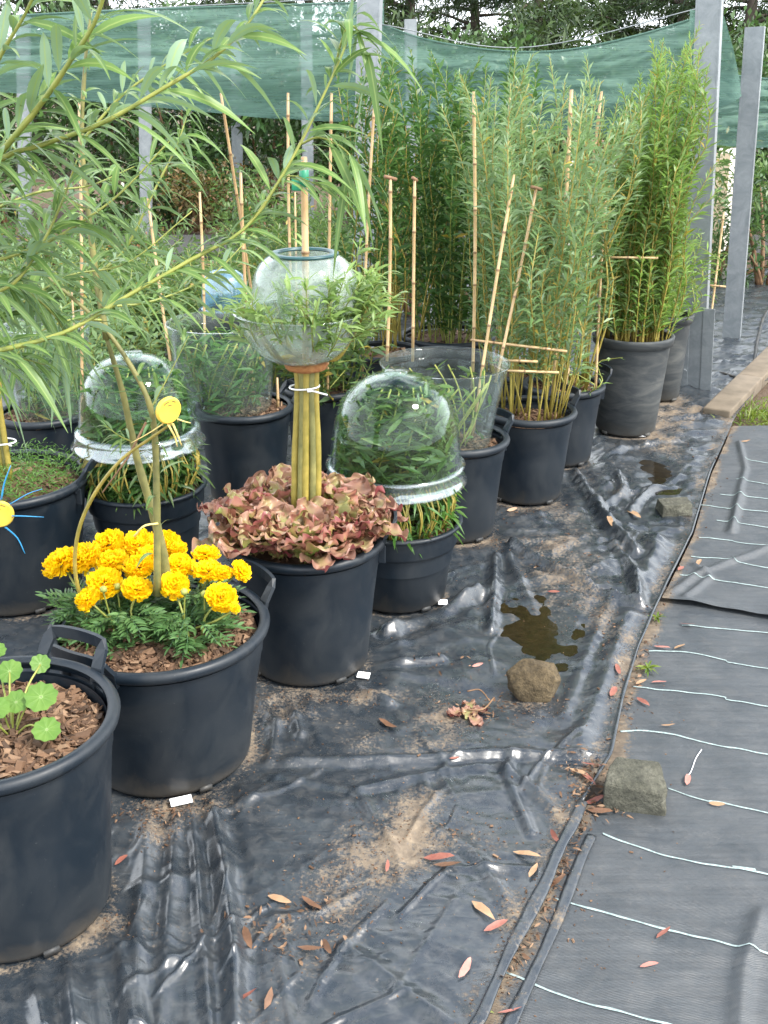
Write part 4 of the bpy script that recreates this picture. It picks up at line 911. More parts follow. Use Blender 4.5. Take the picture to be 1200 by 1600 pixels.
# ------------------------------------------------------------------ nasturtium
P1 = POTS['nasturtium']; base = G(20, 1155, P1.soil_z)
t = thing('nasturtium', 'young nasturtium with round bright green leaves in the nearest tub', 'nasturtium', base)
for k, (nx, ny, nr, tz) in enumerate(((15, 1049, 18, .055), (63, 1037, 14, .06), (64, 1089, 23, .06), (25, 1097, 18, .05), (-4, 1107, 18, .05), (73, 1140, 20, .02), (-6, 1016, 14, .05), (-40, 1130, 20, .05), (-70, 1080, 19, .06))):
    c = G(nx, ny, P1.soil_z + .035 + tz); rr = nr * scale_at(nx, ny, c[1]) * 1.08; ns = 54; th = np.arange(ns) / ns * 2 * PI; mb = MB()
    tl = np.array(Matrix.Rotation(rng.normal(.55, .12), 3, 'X') @ Matrix.Rotation(rng.normal(.1, .15), 3, 'Y') @ Matrix.Rotation(rng.random() * 6, 3, 'Z')); rings = []; A = []
    for f in (.05, .3, .6, .85, 1.0):
        edge = 1 + (.06 * np.cos(th * 9) + .03 * np.sin(th * 3 + k)) * f ** 3
        rings.append(np.stack([rr * f * edge * np.cos(th), rr * f * edge * np.sin(th), rr * (.05 * f + .022 * f * np.cos(th * 9))], 1)); A.append((np.arange(ns) % 6 == 0) * (1 - .5 * f) if f > .1 else np.ones(ns))
    V = np.concatenate(rings) @ tl.T + c; Q = [[i * ns + j, i * ns + (j + 1) % ns, (i + 1) * ns + (j + 1) % ns, (i + 1) * ns + j] for i in range(4) for j in range(ns)]
    V = np.concatenate([V, [c]]); mb.add(V, Q, [[5 * ns, j, (j + 1) % ns] for j in range(ns)], np.concatenate(A + [[1]])); mb.build('leaf', M['nasturtium'], t)
    st = MB(); tube(st, spline([base, (base + c) / 2 + [0, 0, .02], c - [0, 0, .002]], 8), .002, 6); st.build('stalk', M['green_shoot'], t)

# ------------------------------------------------------------------ bamboo canes
def cane(px, label, ybot, ytop=None, r=.0055, zend=None, pot=None, top_bar=None, group='bamboo canes', name='bamboo_cane'):
    if pot: q = POTS[pot]; ybot = min(G(*px[-1], q.soil_z)[1], q.c[1] + q.R * .8); zend = q.soil_z - .01
    ytop = ytop or ybot; (x0, y0), (x1, y1) = px[0], px[-1]
    A, B = AY(x0, y0, ytop), AY(x1, y1, ybot)
    if zend is not None and B[2] > zend: B = A + (B - A) * (A[2] - zend) / (A[2] - B[2])
    L = np.linalg.norm(B - A); ts = [0]; ra = [r * .85]; mk = [0.6]
    s = rng.uniform(.02, .12)
    while s < L - .02:
        for ds, f, m_ in ((-.006, 1, 0), (-.002, 1.22, 1), (.002, 1.22, 1), (.006, 1, 0)): ts.append((s + ds) / L); ra.append(r * f); mk.append(m_)
        s += rng.uniform(.11, .19)
    ts.append(1); ra.append(r); mk.append(0); ts = np.array(ts); k = np.argsort(ts); ts = ts[k]
    P = A + (B - A) * ts[:, None]; P[:, 0] += .012 * L * np.sin(ts * PI) * rng.normal(0, .5); mb = MB(); tube(mb, P, np.array(ra)[k], 8, A=np.array(mk)[k])
    o = mb.build(name, M['bamboo'], None, origin=P[-1]); tag(o, label, 'cane', group)
    if top_bar:
        tb = MB(); dx = np.array([top_bar, .01, -.006]); tube(tb, [A - dx, A, A + dx], [.006, .0065, .006], 7); tb.build('crossbar', M['brown_wood'], o)
    return o
zc, zr_, zm = POTS['clear'].soil_z, POTS['rods'].soil_z, .0
cane([(740, 143), (738, 545)], 'tall dark noded cane rising behind the clear bucket', 4.3, zend=.3, r=.0065)
cane([(797, 150), (786, 360)], 'tall thin cane among grey green willow, third from the clear bucket', 4.6, zend=.3)
cane([(893, 140), (862, 642)], 'tall stout cane standing in the tub of yellow rods', 3.93, 4.1, r=.0075, pot='rods')
cane([(940, 143), (905, 430)], 'tall cane leaning right, behind the tub of yellow rods', 4.35, 4.45, r=.006, zend=.3)
cane([(610, 278), (605, 545)], 'short cane topped by a brown crossbar behind the front cloche', 3.75, zend=.58, top_bar=.02)
cane([(648, 280), (645, 552)], 'short straight cane with a knob top at the clear bucket rim', 3.86, zend=.55, top_bar=.008)
cane([(803, 273), (737, 688)], 'leaning cane running down into the front of the clear bucket tub', 3.42, 3.8, pot='clear')
cane([(838, 294), (782, 560)], 'leaning cane topped by a brown crossbar right of the clear bucket', 3.78, 3.95, zend=.5, top_bar=.02)
cane([(888, 575), (874, 642)], 'short cut cane stub in the tub of yellow rods', 4.02, pot='rods', r=.008)
cane([(946, 297), (935, 520)], 'brown cane in front of the dense bright willow', 4.3, 4.35, zend=.3)
cane([(124, 160), (127, 612)], 'long brown cane behind the willow branches at far left', 3.75, zend=.3)
cane([(112, 455), (118, 560)], 'short brown cane among the plants left of the left cloche', 4.4, zend=.3, r=.004)
cane([(345, 146), (384, 400)], 'dark cane leaning left above the blue plant cover', 4.6, 4.4, zend=.4)
cane([(376, 270), (398, 638)], 'pale cane stuck in the soil before the middle clear bucket', 3.62, 3.9, pot='clear_mid')
cane([(450, 145), (456, 385)], 'thin brown cane left of the green taped cane', 4.4, zend=.4)
cane([(461, 300), (462, 385)], 'short thin cane beside the green taped cane', 4.55, zend=.4, r=.004)
cane([(518, 145), (512, 410), (512, 590)], 'brown cane right of the green taped cane', 4.2, zend=.32)
cane([(586, 148), (568, 560)], 'long thin cane in front of the left steel post', 4.45, zend=.3)
cane([(231, 310), (264, 545)], 'brown cane leaning behind the left cloche', 4.0, 4.1, zend=.4)
cane([(312, 300), (318, 490)], 'brown cane between the left cloche and the blue cover', 4.5, zend=.4)
cane([(433, 590), (434, 640)], 'cut cane end beside the middle clear bucket tub rim', 3.75, pot='clear_mid')
cane([(1114, 330), (1086, 540)], 'thin orange cane right behind the steel post', 5.9, 6.0, zend=.0, r=.006)
cane([(1131, 332), (1106, 530)], 'thin orange cane between the two right steel posts', 6.2, 6.3, zend=.0, r=.006)
cane([(1100, 445), (1134, 448)], 'short crosspiece tied to the two orange canes', 6.0, 6.0, r=.005)
for q, lab in (([(735, 531), (886, 549)], 'upper long horizontal cane tied across the yellow rods'), ([(782, 579), (873, 582)], 'lower horizontal cane tied across the yellow rods'), ([(785, 563), (840, 565)], 'short horizontal cane between the two cross canes of the yellow rods'), ([(938, 402), (1028, 403)], 'horizontal cane across the dense bright willow')):
    cane(q, lab, 3.84 if q[0][0] < 900 else 4.6, r=.005)
# thick cane through the clear bowls
ck = cane([(475, 245), (475, 575)], 'thick pale cane with green tape standing through the clear bowls', P3.c[1], r=.0085, zend=.5)
mb = MB(); a_, b_2 = AY(475, 262, P3.c[1]), AY(475, 292, P3.c[1]); tube(mb, [a_, (a_ + b_2) / 2, b_2], .0115, 10); rbox(mb, b_2 + [-.018, 0, .006], (.022, .006, .03), None, .002); mb.build('tape', M['tie_green'], ck)
for q, y_ in (((313, 292), 4.5), ((377, 288), 3.8)):
    pass

# ------------------------------------------------------------------ willow bundle with clear bowls
t = thing('willow_bundle', 'bundle of thick olive willow rods tied with a white cable tie in the lettuce tub', 'willow bundle', (P3.c[0], P3.c[1], P3.soil_z))
yb = P3.c[1]; bx0 = AY(477, 740, yb); zb0, zb1 = P3.soil_z - .01, AY(470, 572, yb)[2]
bxt, bxb = AY(479, 575, yb)[0], AY(474, 760, yb)[0]
offs = [(-.026, -.004), (-.013, -.016), (.001, -.020), (.015, -.015), (.027, -.003), (-.012, .012), (.012, .013)]
mbL = MB(); Pn, Dn, Ln = [], [], []
for k, (ox, oy) in enumerate(offs):
    A = np.array([bxb + ox * 1.1, yb + oy, zb0]); B = np.array([bxt + ox * .92, yb + oy, zb1])
    az = math.atan2(oy + rng.normal(0, .006), ox); Rb = .15 * rng.uniform(.7, 1.1)
    pts = spline([A, (A + B) / 2 + [rng.normal(0, .002), 0, 0], B, B + [Rb * .45 * math.cos(az), Rb * .45 * math.sin(az), .03], B + [Rb * math.cos(az), Rb * math.sin(az), .11 + .05 * rng.random()]], 26)
    rd = np.interp(np.arange(26), [0, 13, 17, 25], [.0098, .0092, .006, .003]) * rng.uniform(.92, 1.1); rd *= 1 + .05 * np.sin(np.arange(26) * 2.1 + k)
    mb = MB(); tube(mb, pts, rd, 10); mb.build('rod', M['yellow_stem'] if k % 2 == 0 else M['willow_stem'], t)
mb = MB(); zt_ = AY(483, 604, yb)[2]; th = np.linspace(0, 2 * PI, 29); cx_ = (bxt + bxb) / 2 + .002
tube(mb, np.stack([cx_ + .038 * np.cos(th), yb + .030 * np.sin(th), zt_ + .002 * np.cos(th)], 1), .0024, 6); tube(mb, [[cx_ + .012, yb - .034, zt_], [cx_ + .03, yb - .037, zt_ - .003], [cx_ + .06, yb - .036, zt_ - .012]], .0024, 6); rbox(mb, (cx_ + .014, yb - .034, zt_), (.010, .007, .009), None, .001); mb.build('cable_tie', M['tie_white'], t)
# sprouting leaves around the bowls
zrim = AY(468, 487, yb)[2]; s_ = scale_at(468, 487, yb); cxb = AY(468, 487, yb)[0]
P, D, L = [], [], []; sh = MB()
for k in range(92):
    right = rng.random() < .45
    az = rng.normal(-.15, .65) if right else rng.random() * 6.28
    r0 = .125 * rng.uniform(.8, 1.1); b = np.array([cxb + r0 * math.cos(az), yb + r0 * math.sin(az), zrim - .085 + .08 * rng.random()]); ln = rng.uniform(.07, .16) * (1.15 if right else .8)
    d = np.array([math.cos(az) * (.55 if right else .35), math.sin(az) * .5, 1.0 if right else .55]) + rng.normal(0, .2, 3); d = unit(d[None])[0]; e = b + d * ln; pts = spline([b, (b + e) / 2 + rng.normal(0, .006, 3), e], 6); tube(sh, pts, [.0018, .0017, .0015, .0013, .001, .0007], 5)
    n = int(ln * 110); u = rng.random(n); q = b + (e - b) * u[:, None]; a2 = rng.random(n) * 6.28; P.append(q); D.append(d * .8 + np.stack([np.cos(a2), np.sin(a2), rng.normal(0, .3, n)], 1) * .8); L.append(rng.uniform(.035, .07, n))
P, D, L = np.concatenate(P), np.concatenate(D), np.concatenate(L); mb = MB(); leaves(mb, P, D, L, L * .19, T_MID, .3, .6); mb.build('foliage', M['willow_pale'], t); sh.build('shoot_mass', M['green_shoot'], t)
mb = MB(); lathe(mb, [(.030, zb1 - .012), (.050, zb1 - .006), (.056, zb1 + .004), (.048, zb1 + .012), (.028, zb1 + .014)], (bxt, yb, 0), 28); mb.build('moss_collar', simple_mat('orange brown moss', (.24, .085, .025), (.36, .17, .06), 90, .9, bs_=.8, bd=.006), t)
def bowl(label, prof, c, rimmat, rimprof, nm='clear_bowl'):
    t = thing(nm, label, 'bowl', (c[0], c[1], prof[0][1]), 'clear bowls'); mb = MB(); lathe(mb, prof, c, 64); lathe(mb, [(max(.001, r - .003), z + .002) for r, z in prof][::-1], c, 64); mb.build('shell', M['bowl'], t)
    mb = MB(); lathe(mb, rimprof, c, 64); mb.build('rim', rimmat, t)
rl = 104 * s_; zlo = zb1 + .012; cc_ = np.array([cxb, yb, 0])
lower = [(.035, zlo), (.06, zlo + .004)] + [(.06 + (rl * .92 - .06) * math.sin(f * PI / 2) ** .85, zlo + .004 + (zrim - zlo - .006) * (1 - math.cos(f * PI / 2)) ** .72) for f in np.linspace(.05, 1, 12)]
bowl('wide clear plastic bowl on top of the willow bundle, lower of the two bowls', lower, cc_, M['clear_flange'], [(rl * .92, zrim - .003), (rl, zrim - .001), (rl + .003, zrim + .002), (rl, zrim + .005), (rl * .92, zrim + .003)])
ztop = AY(473, 396, yb)[2]; cu = np.array([AY(476, 430, yb)[0], yb, 0]); r_u, r_t = 84 * s_, 47 * s_
upper = [(r_u * .98, zrim + .008), (r_u * 1.0, zrim + .020), (r_u * .99, zrim + .03), (r_u * .985, zrim + .042), (r_u, zrim + .046), (r_u * .97, zrim + .06)] + [(r_t + (r_u * .97 - r_t) * math.cos(f * PI / 2) ** 1.15, zrim + .06 + (ztop - zrim - .064) * math.sin(f * PI / 2)) for f in np.linspace(.08, .97, 10)]
bowl('upturned clear misted bowl with a dark green top rim, upper of the two bowls', upper, cu, M['rim_green'], [(r_t - .006, ztop - .004), (r_t + .004, ztop - .005), (r_t + .010, ztop - .002), (r_t + .010, ztop + .002), (r_t + .002, ztop + .004), (r_t - .010, ztop + .003), (r_t - .010, ztop - .002)])

# left bundle in the feathery tub
PS = POTS['sunpot']; t = thing('willow_bundle', 'bundle of willow rods with a white cable tie at the left edge', 'willow bundle', (AY(5, 720, PS.c[1])[0], PS.c[1], PS.soil_z))
for k in range(6):
    x_ = AY(-18 + k * 6.2, 720, PS.c[1]); mb = MB(); y_ = PS.c[1] + rng.normal(0, .012); zt = AY(0, 560, y_)[2]
    tube(mb, spline([[x_[0], y_, PS.soil_z - .01], [x_[0] - .004, y_, .6], [x_[0] - .014, y_, zt], [x_[0] - .10 - .02 * k, y_ - .06, zt + .25]], 14), [.0085] * 9 + [.007, .006, .005, .004, .003], 9); mb.build('rod', M['yellow_stem'] if k % 2 else M['willow_stem'], t)
xs_ = AY(0, 690, PS.c[1]); mb = MB(); th = np.linspace(0, 2 * PI, 25); tube(mb, np.stack([xs_[0] + .047 * np.cos(th), PS.c[1] + .032 * np.sin(th), xs_[2] + 0 * th], 1), .0026, 6); tube(mb, [[xs_[0] + .035, PS.c[1] - .03, xs_[2]], [xs_[0] + .05, PS.c[1] - .05, xs_[2] + .004]], .0026, 6); mb.build('cable_tie', M['tie_white'], t)
t = thing('fennel_seedlings', 'low feathery green seedlings in the tub at the left edge', 'seedlings', PS.c + [0, 0, PS.soil_z]); mb = MB()
n = 2600; a = rng.random(n) * 6.28; r = PS.R * .85 * np.sqrt(rng.random(n)); z = PS.soil_z + .01 + .07 * rng.random(n) ** 1.5; az = rng.random(n) * 6.28
leaves(mb, np.stack([PS.c[0] + r * np.cos(a), PS.c[1] + r * np.sin(a), z], 1), np.stack([np.cos(az), np.sin(az), rng.uniform(0, 1.4, n)], 1), rng.uniform(.015, .035, n), .0035, T_FAR, .3, .8); mb.build('foliage', M['feathery'], t)

# ------------------------------------------------------------------ foreground willow branches
def branch_leaves(mb, pts, n, L0, L1, Wf=.118, ang=.7, droop=.45, start=.05):
    k = len(pts); u = start + (1 - start) * (np.arange(n) + rng.random(n) * .6) / n; u = np.clip(u, 0, .999); x = u * (k - 1); i = np.clip(x.astype(int), 0, k - 2); f = (x - i)[:, None]
    p_ = pts[i] * (1 - f) + pts[i + 1] * f; tg = unit(pts[i + 1] - pts[i]); az = np.arange(n) * 2.3 + rng.random() * 6 + rng.normal(0, .35, n)
    a = unit(np.cross(tg, [[0, .3, 1.0]])); b = np.cross(tg, a); sd = a * np.cos(az)[:, None] + b * np.sin(az)[:, None]
    an = ang + rng.normal(0, .2, n); an = an * (1 - .45 * sstep(.88, 1, u)); L = rng.uniform(L0, L1, n) * (1 - .45 * sstep(.85, 1, u)); leaves(mb, p_, tg * np.cos(an)[:, None] + sd * np.sin(an)[:, None], L, L * Wf * rng.uniform(.85, 1.2, n), T_NEAR, droop, .55, .012)
def branches(t, specs, mat='willow_near'):
    fm = MB()
    for q, ys_, r0, n, L0, L1, dr, smat in specs:
        yy = np.interp(np.linspace(0, 1, len(q)), np.linspace(0, 1, len(ys_)), ys_); pts = spline([AY(px, py, y) for (px, py), y in zip(q, yy)], 28); mb = MB(); rd = np.linspace(r0, r0 * .35, 28); rd[::4] *= 1.12
        tube(mb, pts, rd, 8); mb.build('branch', M[smat], t)
        if n: branch_leaves(fm, pts, int(n * 2.1), L0 * .9, L1 * 1.1, droop=dr + .14)
    fm.build('foliage', M[mat], t)
yn = P1.c[1]
t = thing('willow_tree', 'foreground willow with long narrow leaves arching in from the left edge', 'willow', (AY(-120, 1130, yn)[0], yn, P1.soil_z))
mb = MB(); tube(mb, spline([[AY(-130, 1120, yn)[0], yn, P1.soil_z - .02], AY(-120, 800, yn), AY(-90, 540, yn), AY(-80, 300, yn)], 16), np.linspace(.011, .007, 16), 9); mb.build('stem', M['willow_stem'], t)
branches(t, [
    ([(-95, 570), (-20, 552), (100, 520), (200, 462), (300, 405), (385, 355), (455, 250), (505, 150), (540, 70), (545, 30)], (1.72, 1.85, 1.95), .0044, 46, .075, .125, .35, 'green_shoot'),
    ([(470, 225), (500, 215), (540, 235), (560, 270)], (1.93, 1.9), .0022, 8, .07, .11, .6, 'green_shoot'),
    ([(520, 120), (535, 60), (548, 40), (565, 60), (585, 130)], (1.95, 1.92), .0022, 7, .08, .12, .6, 'green_shoot'),
    ([(430, 290), (455, 275), (500, 290)], (1.9, 1.88), .002, 7, .07, .10, .5, 'green_shoot'),
    ([(-90, 400), (-30, 275), (10, 228), (62, 165), (110, 95), (150, 30), (175, -60)], (1.74, 1.62), .0062, 24, .09, .15, .25, 'green_shoot'),
    ([(-85, 330), (0, 250), (60, 228), (160, 192), (260, 135), (340, 85), (398, 22), (430, -40)], (1.74, 1.75, 1.85), .0046, 34, .08, .13, .35, 'green_shoot'),
    ([(-90, 420), (0, 405), (70, 380), (130, 345), (190, 300), (265, 220)], (1.76, 1.9), .0035, 22, .07, .12, .45, 'green_shoot'),
    ([(-90, 470), (10, 450), (60, 390), (95, 320), (120, 250)], (1.76, 1.8), .0035, 18, .07, .12, .4, 'green_shoot'),
    ([(-90, 480), (-10, 500), (40, 470), (110, 430), (200, 410), (300, 330)], (1.8, 2.1), .003, 22, .06, .11, .5, 'green_shoot'),
    ([(-85, 300), (-10, 110), (40, 20), (70, -50)], (1.74, 1.7), .004, 14, .09, .13, .3, 'green_shoot'),
    ([(-90, 430), (-20, 440), (40, 455), (90, 500), (115, 560)], (1.8, 1.95), .003, 20, .07, .11, .7, 'green_shoot'),
    ([(-90, 340), (-20, 330), (60, 300), (140, 290), (210, 260)], (1.8, 2.0), .003, 18, .08, .12, .5, 'green_shoot'),
    ([(-60, 540), (-10, 560), (30, 560), (70, 570)], (1.85, 1.9), .0025, 12, .06, .10, .7, 'green_shoot')])
# willow standing in the marigold tub
t = thing('willow_tree', 'slim willow sapling with two crossing olive stems rising from the marigolds', 'willow', (P2.c[0], P2.c[1], P2.soil_z)); y2 = P2.c[1]
branches(t, [
    ([(262, 915), (247, 830), (215, 720), (192, 615), (167, 530)], (y2 + .03, y2 + .02, y2), .0125, 0, .06, .1, .3, 'willow_stem'),
    ([(246, 930), (245, 800), (243, 700), (236, 640), (212, 585), (165, 515), (95, 450), (40, 410)], (y2 - .02, y2 - .03, y2 + .03), .0085, 12, .07, .1, .4, 'willow_stem'),
    ([(167, 530), (150, 430), (138, 330), (128, 220), (133, 100), (142, 20)], (y2, y2 + .05), .0075, 26, .08, .12, .45, 'willow_stem'),
    ([(150, 430), (195, 390), (240, 300), (275, 230), (292, 180)], (y2 + .02, y2 + .12), .0035, 24, .07, .12, .75, 'green_shoot'),
    ([(138, 330), (90, 300), (40, 250), (0, 210)], (y2 + .03, y2 + .1), .003, 18, .07, .12, .5, 'green_shoot'),
    ([(160, 480), (240, 470), (330, 430), (400, 360)], (y2, y2 + .2), .003, 18, .07, .11, .5, 'green_shoot'),
    ([(128, 220), (190, 150), (260, 100), (330, 60)], (y2 + .05, y2 + .12), .003, 18, .07, .12, .5, 'green_shoot'),
    ([(160, 500), (110, 500), (60, 520), (20, 560)], (y2, y2 - .1), .0028, 14, .07, .12, .7, 'green_shoot'),
    ([(205, 690), (185, 680), (165, 665)], (y2, y2 - .03), .0018, 8, .04, .06, .4, 'green_shoot'), ([(235, 640), (262, 590), (295, 525)], (y2, y2 + .05), .0018, 8, .05, .08, .5, 'green_shoot')])
t = thing('willow_withy', 'thin bent yellow green rod curving from the marigold soil up to the sun ornament', 'willow rod', G(150, 997, P2.soil_z)); mb = MB()
yw = np.interp(np.arange(8), [0, 7], [G(150, 997, P2.soil_z)[1], y2 - .06]); tube(mb, spline([AY(a, b, y) for (a, b), y in zip([(152, 1000), (128, 940), (117, 885), (124, 825), (150, 768), (190, 718), (235, 685), (268, 662)], yw)], 30), np.linspace(.0052, .003, 30), 8); mb.build('rod', M['yellow_stem'], t)
mb = MB(); tube(mb, [AY(228, 660, y2 - .05), AY(200, 715, y2 - .05), AY(160, 770, y2 - .07)], [.0025, .0022, .0015], 6); mb.build('twig', M['brown_wood'], t)
mb = MB(); tube(mb, spline([AY(210, 838, y2 - .03), AY(225, 822, y2 - .04), AY(247, 818, y2 - .03)], 8), .0025, 6); mb.build('raffia_tie', M['straw'], t)

def ornament(label, c, rr, raymat, rays, facing, stake=None):
    t = thing('sun_ornament', label, 'ornament', c, 'sun ornaments'); mb = MB(); Mx = np.array(Matrix.Rotation(facing[0], 3, 'Z') @ Matrix.Rotation(facing[1], 3, 'X')) @ np.array(Matrix.Rotation(PI / 2, 3, 'X'))
    lathe(mb, [(.001, -.006), (rr - .003, -.006), (rr, -.003), (rr, .003), (rr - .003, .006), (.001, .006)], c, 40, tilt=Mx); mb.build('disc', M['sun_yellow'], t, smooth=False)
    for a0, a1, rr_ in ((1.25, 1.9, .45), (.9, 1.35, .75), (1.7, 2.3, .72)):
        th = np.linspace(a0, a1, 9); q = np.stack([rr * rr_ * np.cos(th), rr * rr_ * np.sin(th), np.full(9, .0062)], 1) @ Mx.T
        q2 = np.stack([rr * rr_ * np.cos(th), rr * rr_ * np.sin(th), np.full(9, -.0062)], 1) @ Mx.T
        q = q if q[:, 1].mean() < q2[:, 1].mean() else q2; mb = MB(); tube(mb, q + c, .0008, 5); mb.build('pen_mark', M['pot'], t)
    for (a, b) in rays:
        mb = MB(); pts = spline([a, (a + b) / 2 + rng.normal(0, .004, 3), b], 7); tube(mb, pts, [.0026, .0024, .0022, .002, .0018, .0014, .001], 6, flat=.6); tube(mb, [a + [0, -.004, .003], a + [0, -.008, 0], a + [0, -.004, -.003]], .0012, 5); mb.build('ray', M[raymat], t)
    if stake is not None: mb = MB(); tube(mb, stake, .003, 6); mb.build('stake', M['yellow_stem'], t)
yo = y2 - .065
ornament('yellow sun disc with yellow strip legs hanging before the left cloche', AY(263, 641, yo), .029, 'straw', [(AY(278, 655, yo), AY(298, 661, yo)), (AY(263, 664, yo), AY(277, 698, yo)), (AY(270, 662, yo), AY(284, 697, yo)), (AY(255, 662, yo), AY(205, 692, yo))], (.75, .12))
yo = 2.55
ornament('yellow sun disc with blue cable tie rays at the left edge', AY(-1, 803, yo), .036, 'tie_blue', [(AY(2, 780, yo), AY(17, 727, yo)), (AY(17, 787, yo), AY(66, 764, yo)), (AY(20, 806, yo), AY(69, 808, yo)), (AY(9, 824, yo), AY(39, 865, yo)), (AY(-20, 790, yo), AY(-60, 760, yo)), (AY(-18, 815, yo), AY(-55, 850, yo))], (.25, .05), [AY(-4, 800, yo + .008), AY(-16, 900, yo + .05), G(-30, 985, 0.0) * [1, 0, 1] + [0, yo + .09, 0]])

# ------------------------------------------------------------------ steel posts
def post(label, base, top, wid, dep, yaw, zmax, bracket=False, tf=.010):
    base = np.array(base, float); top = np.array(top, float); ax = unit((top - base)[None])[0]; L = (zmax - base[2]) / ax[2]; t = thing('steel_post', label, 'post', base, 'galvanised steel posts')
    Rz = np.array(Matrix.Rotation(yaw, 3, 'Z')); sx = Rz @ np.array([1, 0, 0]); sx = unit((sx - ax * sx.dot(ax))[None])[0]; sy = np.cross(ax, sx); Mx = np.stack([sx, sy, ax], 1)
    mid = base + ax * (L / 2 - .05)
    def pl(dx, dy, s, nm, l=None, zoff=0): mb = MB(); rbox(mb, mid + sx * dx + sy * dy + ax * zoff, s, Mx, .0015); mb.build(nm, M['steel'], t, smooth=False)
    pl(0, -dep / 2 + .004, (wid - tf * 2, .007, L + .1), 'web')
    pl(-wid / 2 + tf / 2, 0, (tf, dep, L + .1), 'flange'); pl(wid / 2 - tf / 2, 0, (tf, dep, L + .1), 'flange')
    if bracket:
        for dx, dy in ((-wid * .42, -dep * .62), (wid * .62, -dep * .55)):
            mb = MB(); c = base + sx * dx + sy * dy + ax * .20; rbox(mb, c, (.055, .006, .44), Mx, .001); rbox(mb, c + sx * -.0275 + sy * .024, (.006, .05, .44), Mx, .001); mb.build('foot_angle', M['steel'], t, smooth=False)
        mb = MB()
        for zz in (.1, .3): tube(mb, [base + ax * zz + sx * -wid * .3 - sy * (dep * .62 + .004), base + ax * zz + sx * -wid * .3 - sy * (dep * .62 + .018)], .010, 6)
        mb.build('bolt', M['steel'], t, smooth=False)
B1 = G(1082, 606); post('galvanised steel post rising out of frame beside the tall dusty pot', B1, AY(1109, 0, B1[1]), .115, .055, -.46, 2.7, True)
B2 = G(1143, 527); post('galvanised steel post with a bare top at the far right', B2, AY(1180, 42, B2[1]), .105, .05, -.42, AY(1180, 42, B2[1])[2])
B0 = G(566, 545); post('galvanised steel post behind the clear bowls, left of the middle', B0, AY(578, 0, B0[1]), .125, .055, -.28, 2.7)
for px, yb_, lab in ((40, 365, 'far steel post at the left edge before the hedge'), (229, 362, 'far steel post above the left cloche before the hedge'), (372, 340, 'far steel post above the blue cover before the hedge'), (482, 350, 'far steel post behind the green taped cane'), (645, 350, 'far steel post half hidden by dark willow')):
    b = G(px, yb_); post(lab, b, AY(px - 3, 100, b[1]), .115, .09, .1, 1.95, tf=.008)

# ------------------------------------------------------------------ shade cloth
def cloth(label, top, bot, y0, y1, nm='shade_cloth', folds=6, amp=.03, hemr=.012):
    n, k = 150, 60; f = np.linspace(0, 1, n)
    def line(pix): a = np.array(pix, float); u = np.linspace(0, 1, 400); q = spline(np.concatenate([a, np.zeros((len(a), 1))], 1), 400)[:, :2]; xx = np.linspace(a[0, 0], a[-1, 0], n); return xx, np.interp(xx, q[:, 0], q[:, 1])
    xt, yt = line(top); xb, yb = line(bot); yy = y0 + (y1 - y0) * f
    T = np.array([AY(a, b, y) for a, b, y in zip(xt, yt, yy)]); Bm = np.array([AY(a, b, y) for a, b, y in zip(xb, yb, yy)]); v = np.linspace(0, 1, k)[:, None, None]
    P = T[None] * (1 - v) + Bm[None] * v; U = f[None] * 6; Vv = np.linspace(0, 1, k)[:, None]
    bl = np.sin(PI * Vv) ** .5
    d = amp * (ridged(U * .5 + Vv * .6, Vv * 3.2 + U * .12 + .35 * perlin(U * .8, U * 0 + Vv), 3) * 2 - 1) * bl + amp * .7 * np.sin(Vv * folds * 2.2 + U * .8 + 2 * perlin(U * .6, Vv * 2)) * bl; P[..., 1] += d - .04 * np.sin(PI * Vv)
    P[..., 2] -= .012 * np.abs(perlin(U * 1.4, Vv * 3))
    i, j = np.meshgrid(np.arange(k - 1), np.arange(n - 1), indexing='ij'); mb = MB(); mb.add(P.reshape(-1, 3), np.stack([i * n + j, i * n + j + 1, (i + 1) * n + j + 1, (i + 1) * n + j], -1).reshape(-1, 4)); o = mb.build(nm, M['cloth']); tag(o, label, 'shade cloth', 'green shade cloths')
    mb = MB(); tube(mb, T + [0, -.004, 0], hemr * .5, 6); mb.build('top_hem', M['cloth'], o); return o
cl_l = cloth('green shade cloth hanging left of the middle steel post', [(-260, 45), (-100, 34), (0, 26), (150, 18), (300, 12), (560, 4), (600, 2)], [(-260, 128), (-100, 135), (0, 142), (140, 158), (250, 168), (400, 182), (600, 195)], 6.9, 6.6)
cl_r = cloth('green shade cloth sagging between the middle and right steel posts', [(596, 38), (660, 60), (740, 75), (820, 81), (900, 76), (1000, 54), (1080, 30), (1110, 20)], [(596, 192), (700, 200), (800, 204), (900, 210), (1000, 216), (1080, 222), (1110, 224)], 6.55, 6.3)
cl_f = cloth('green shade cloth stretching past the far right steel post', [(1085, 105), (1150, 118), (1250, 125), (1400, 120)], [(1085, 224), (1150, 228), (1250, 232), (1400, 236)], 7.2, 7.3)
fl = MB(); a_, b_3, c_3, d_3 = AY(1078, 14, 6.15), AY(1132, 24, 6.2), AY(1160, 150, 6.3), AY(1082, 190, 6.25); fv = np.linspace(0, 1, 24)
FP = np.array([[a_ * (1 - s) * (1 - v) + b_3 * s * (1 - v) + c_3 * s * v + d_3 * (1 - s) * v + np.array([0, .025 * math.sin(s * 9 + v * 4), 0]) for s in fv] for v in fv]); i, j = np.meshgrid(np.arange(23), np.arange(23), indexing='ij')
fl.add(FP.reshape(-1, 3), np.stack([i * 24 + j, i * 24 + j + 1, (i + 1) * 24 + j + 1, (i + 1) * 24 + j], -1).reshape(-1, 4)); fl.build('gathered_end', M['cloth'], cl_r)
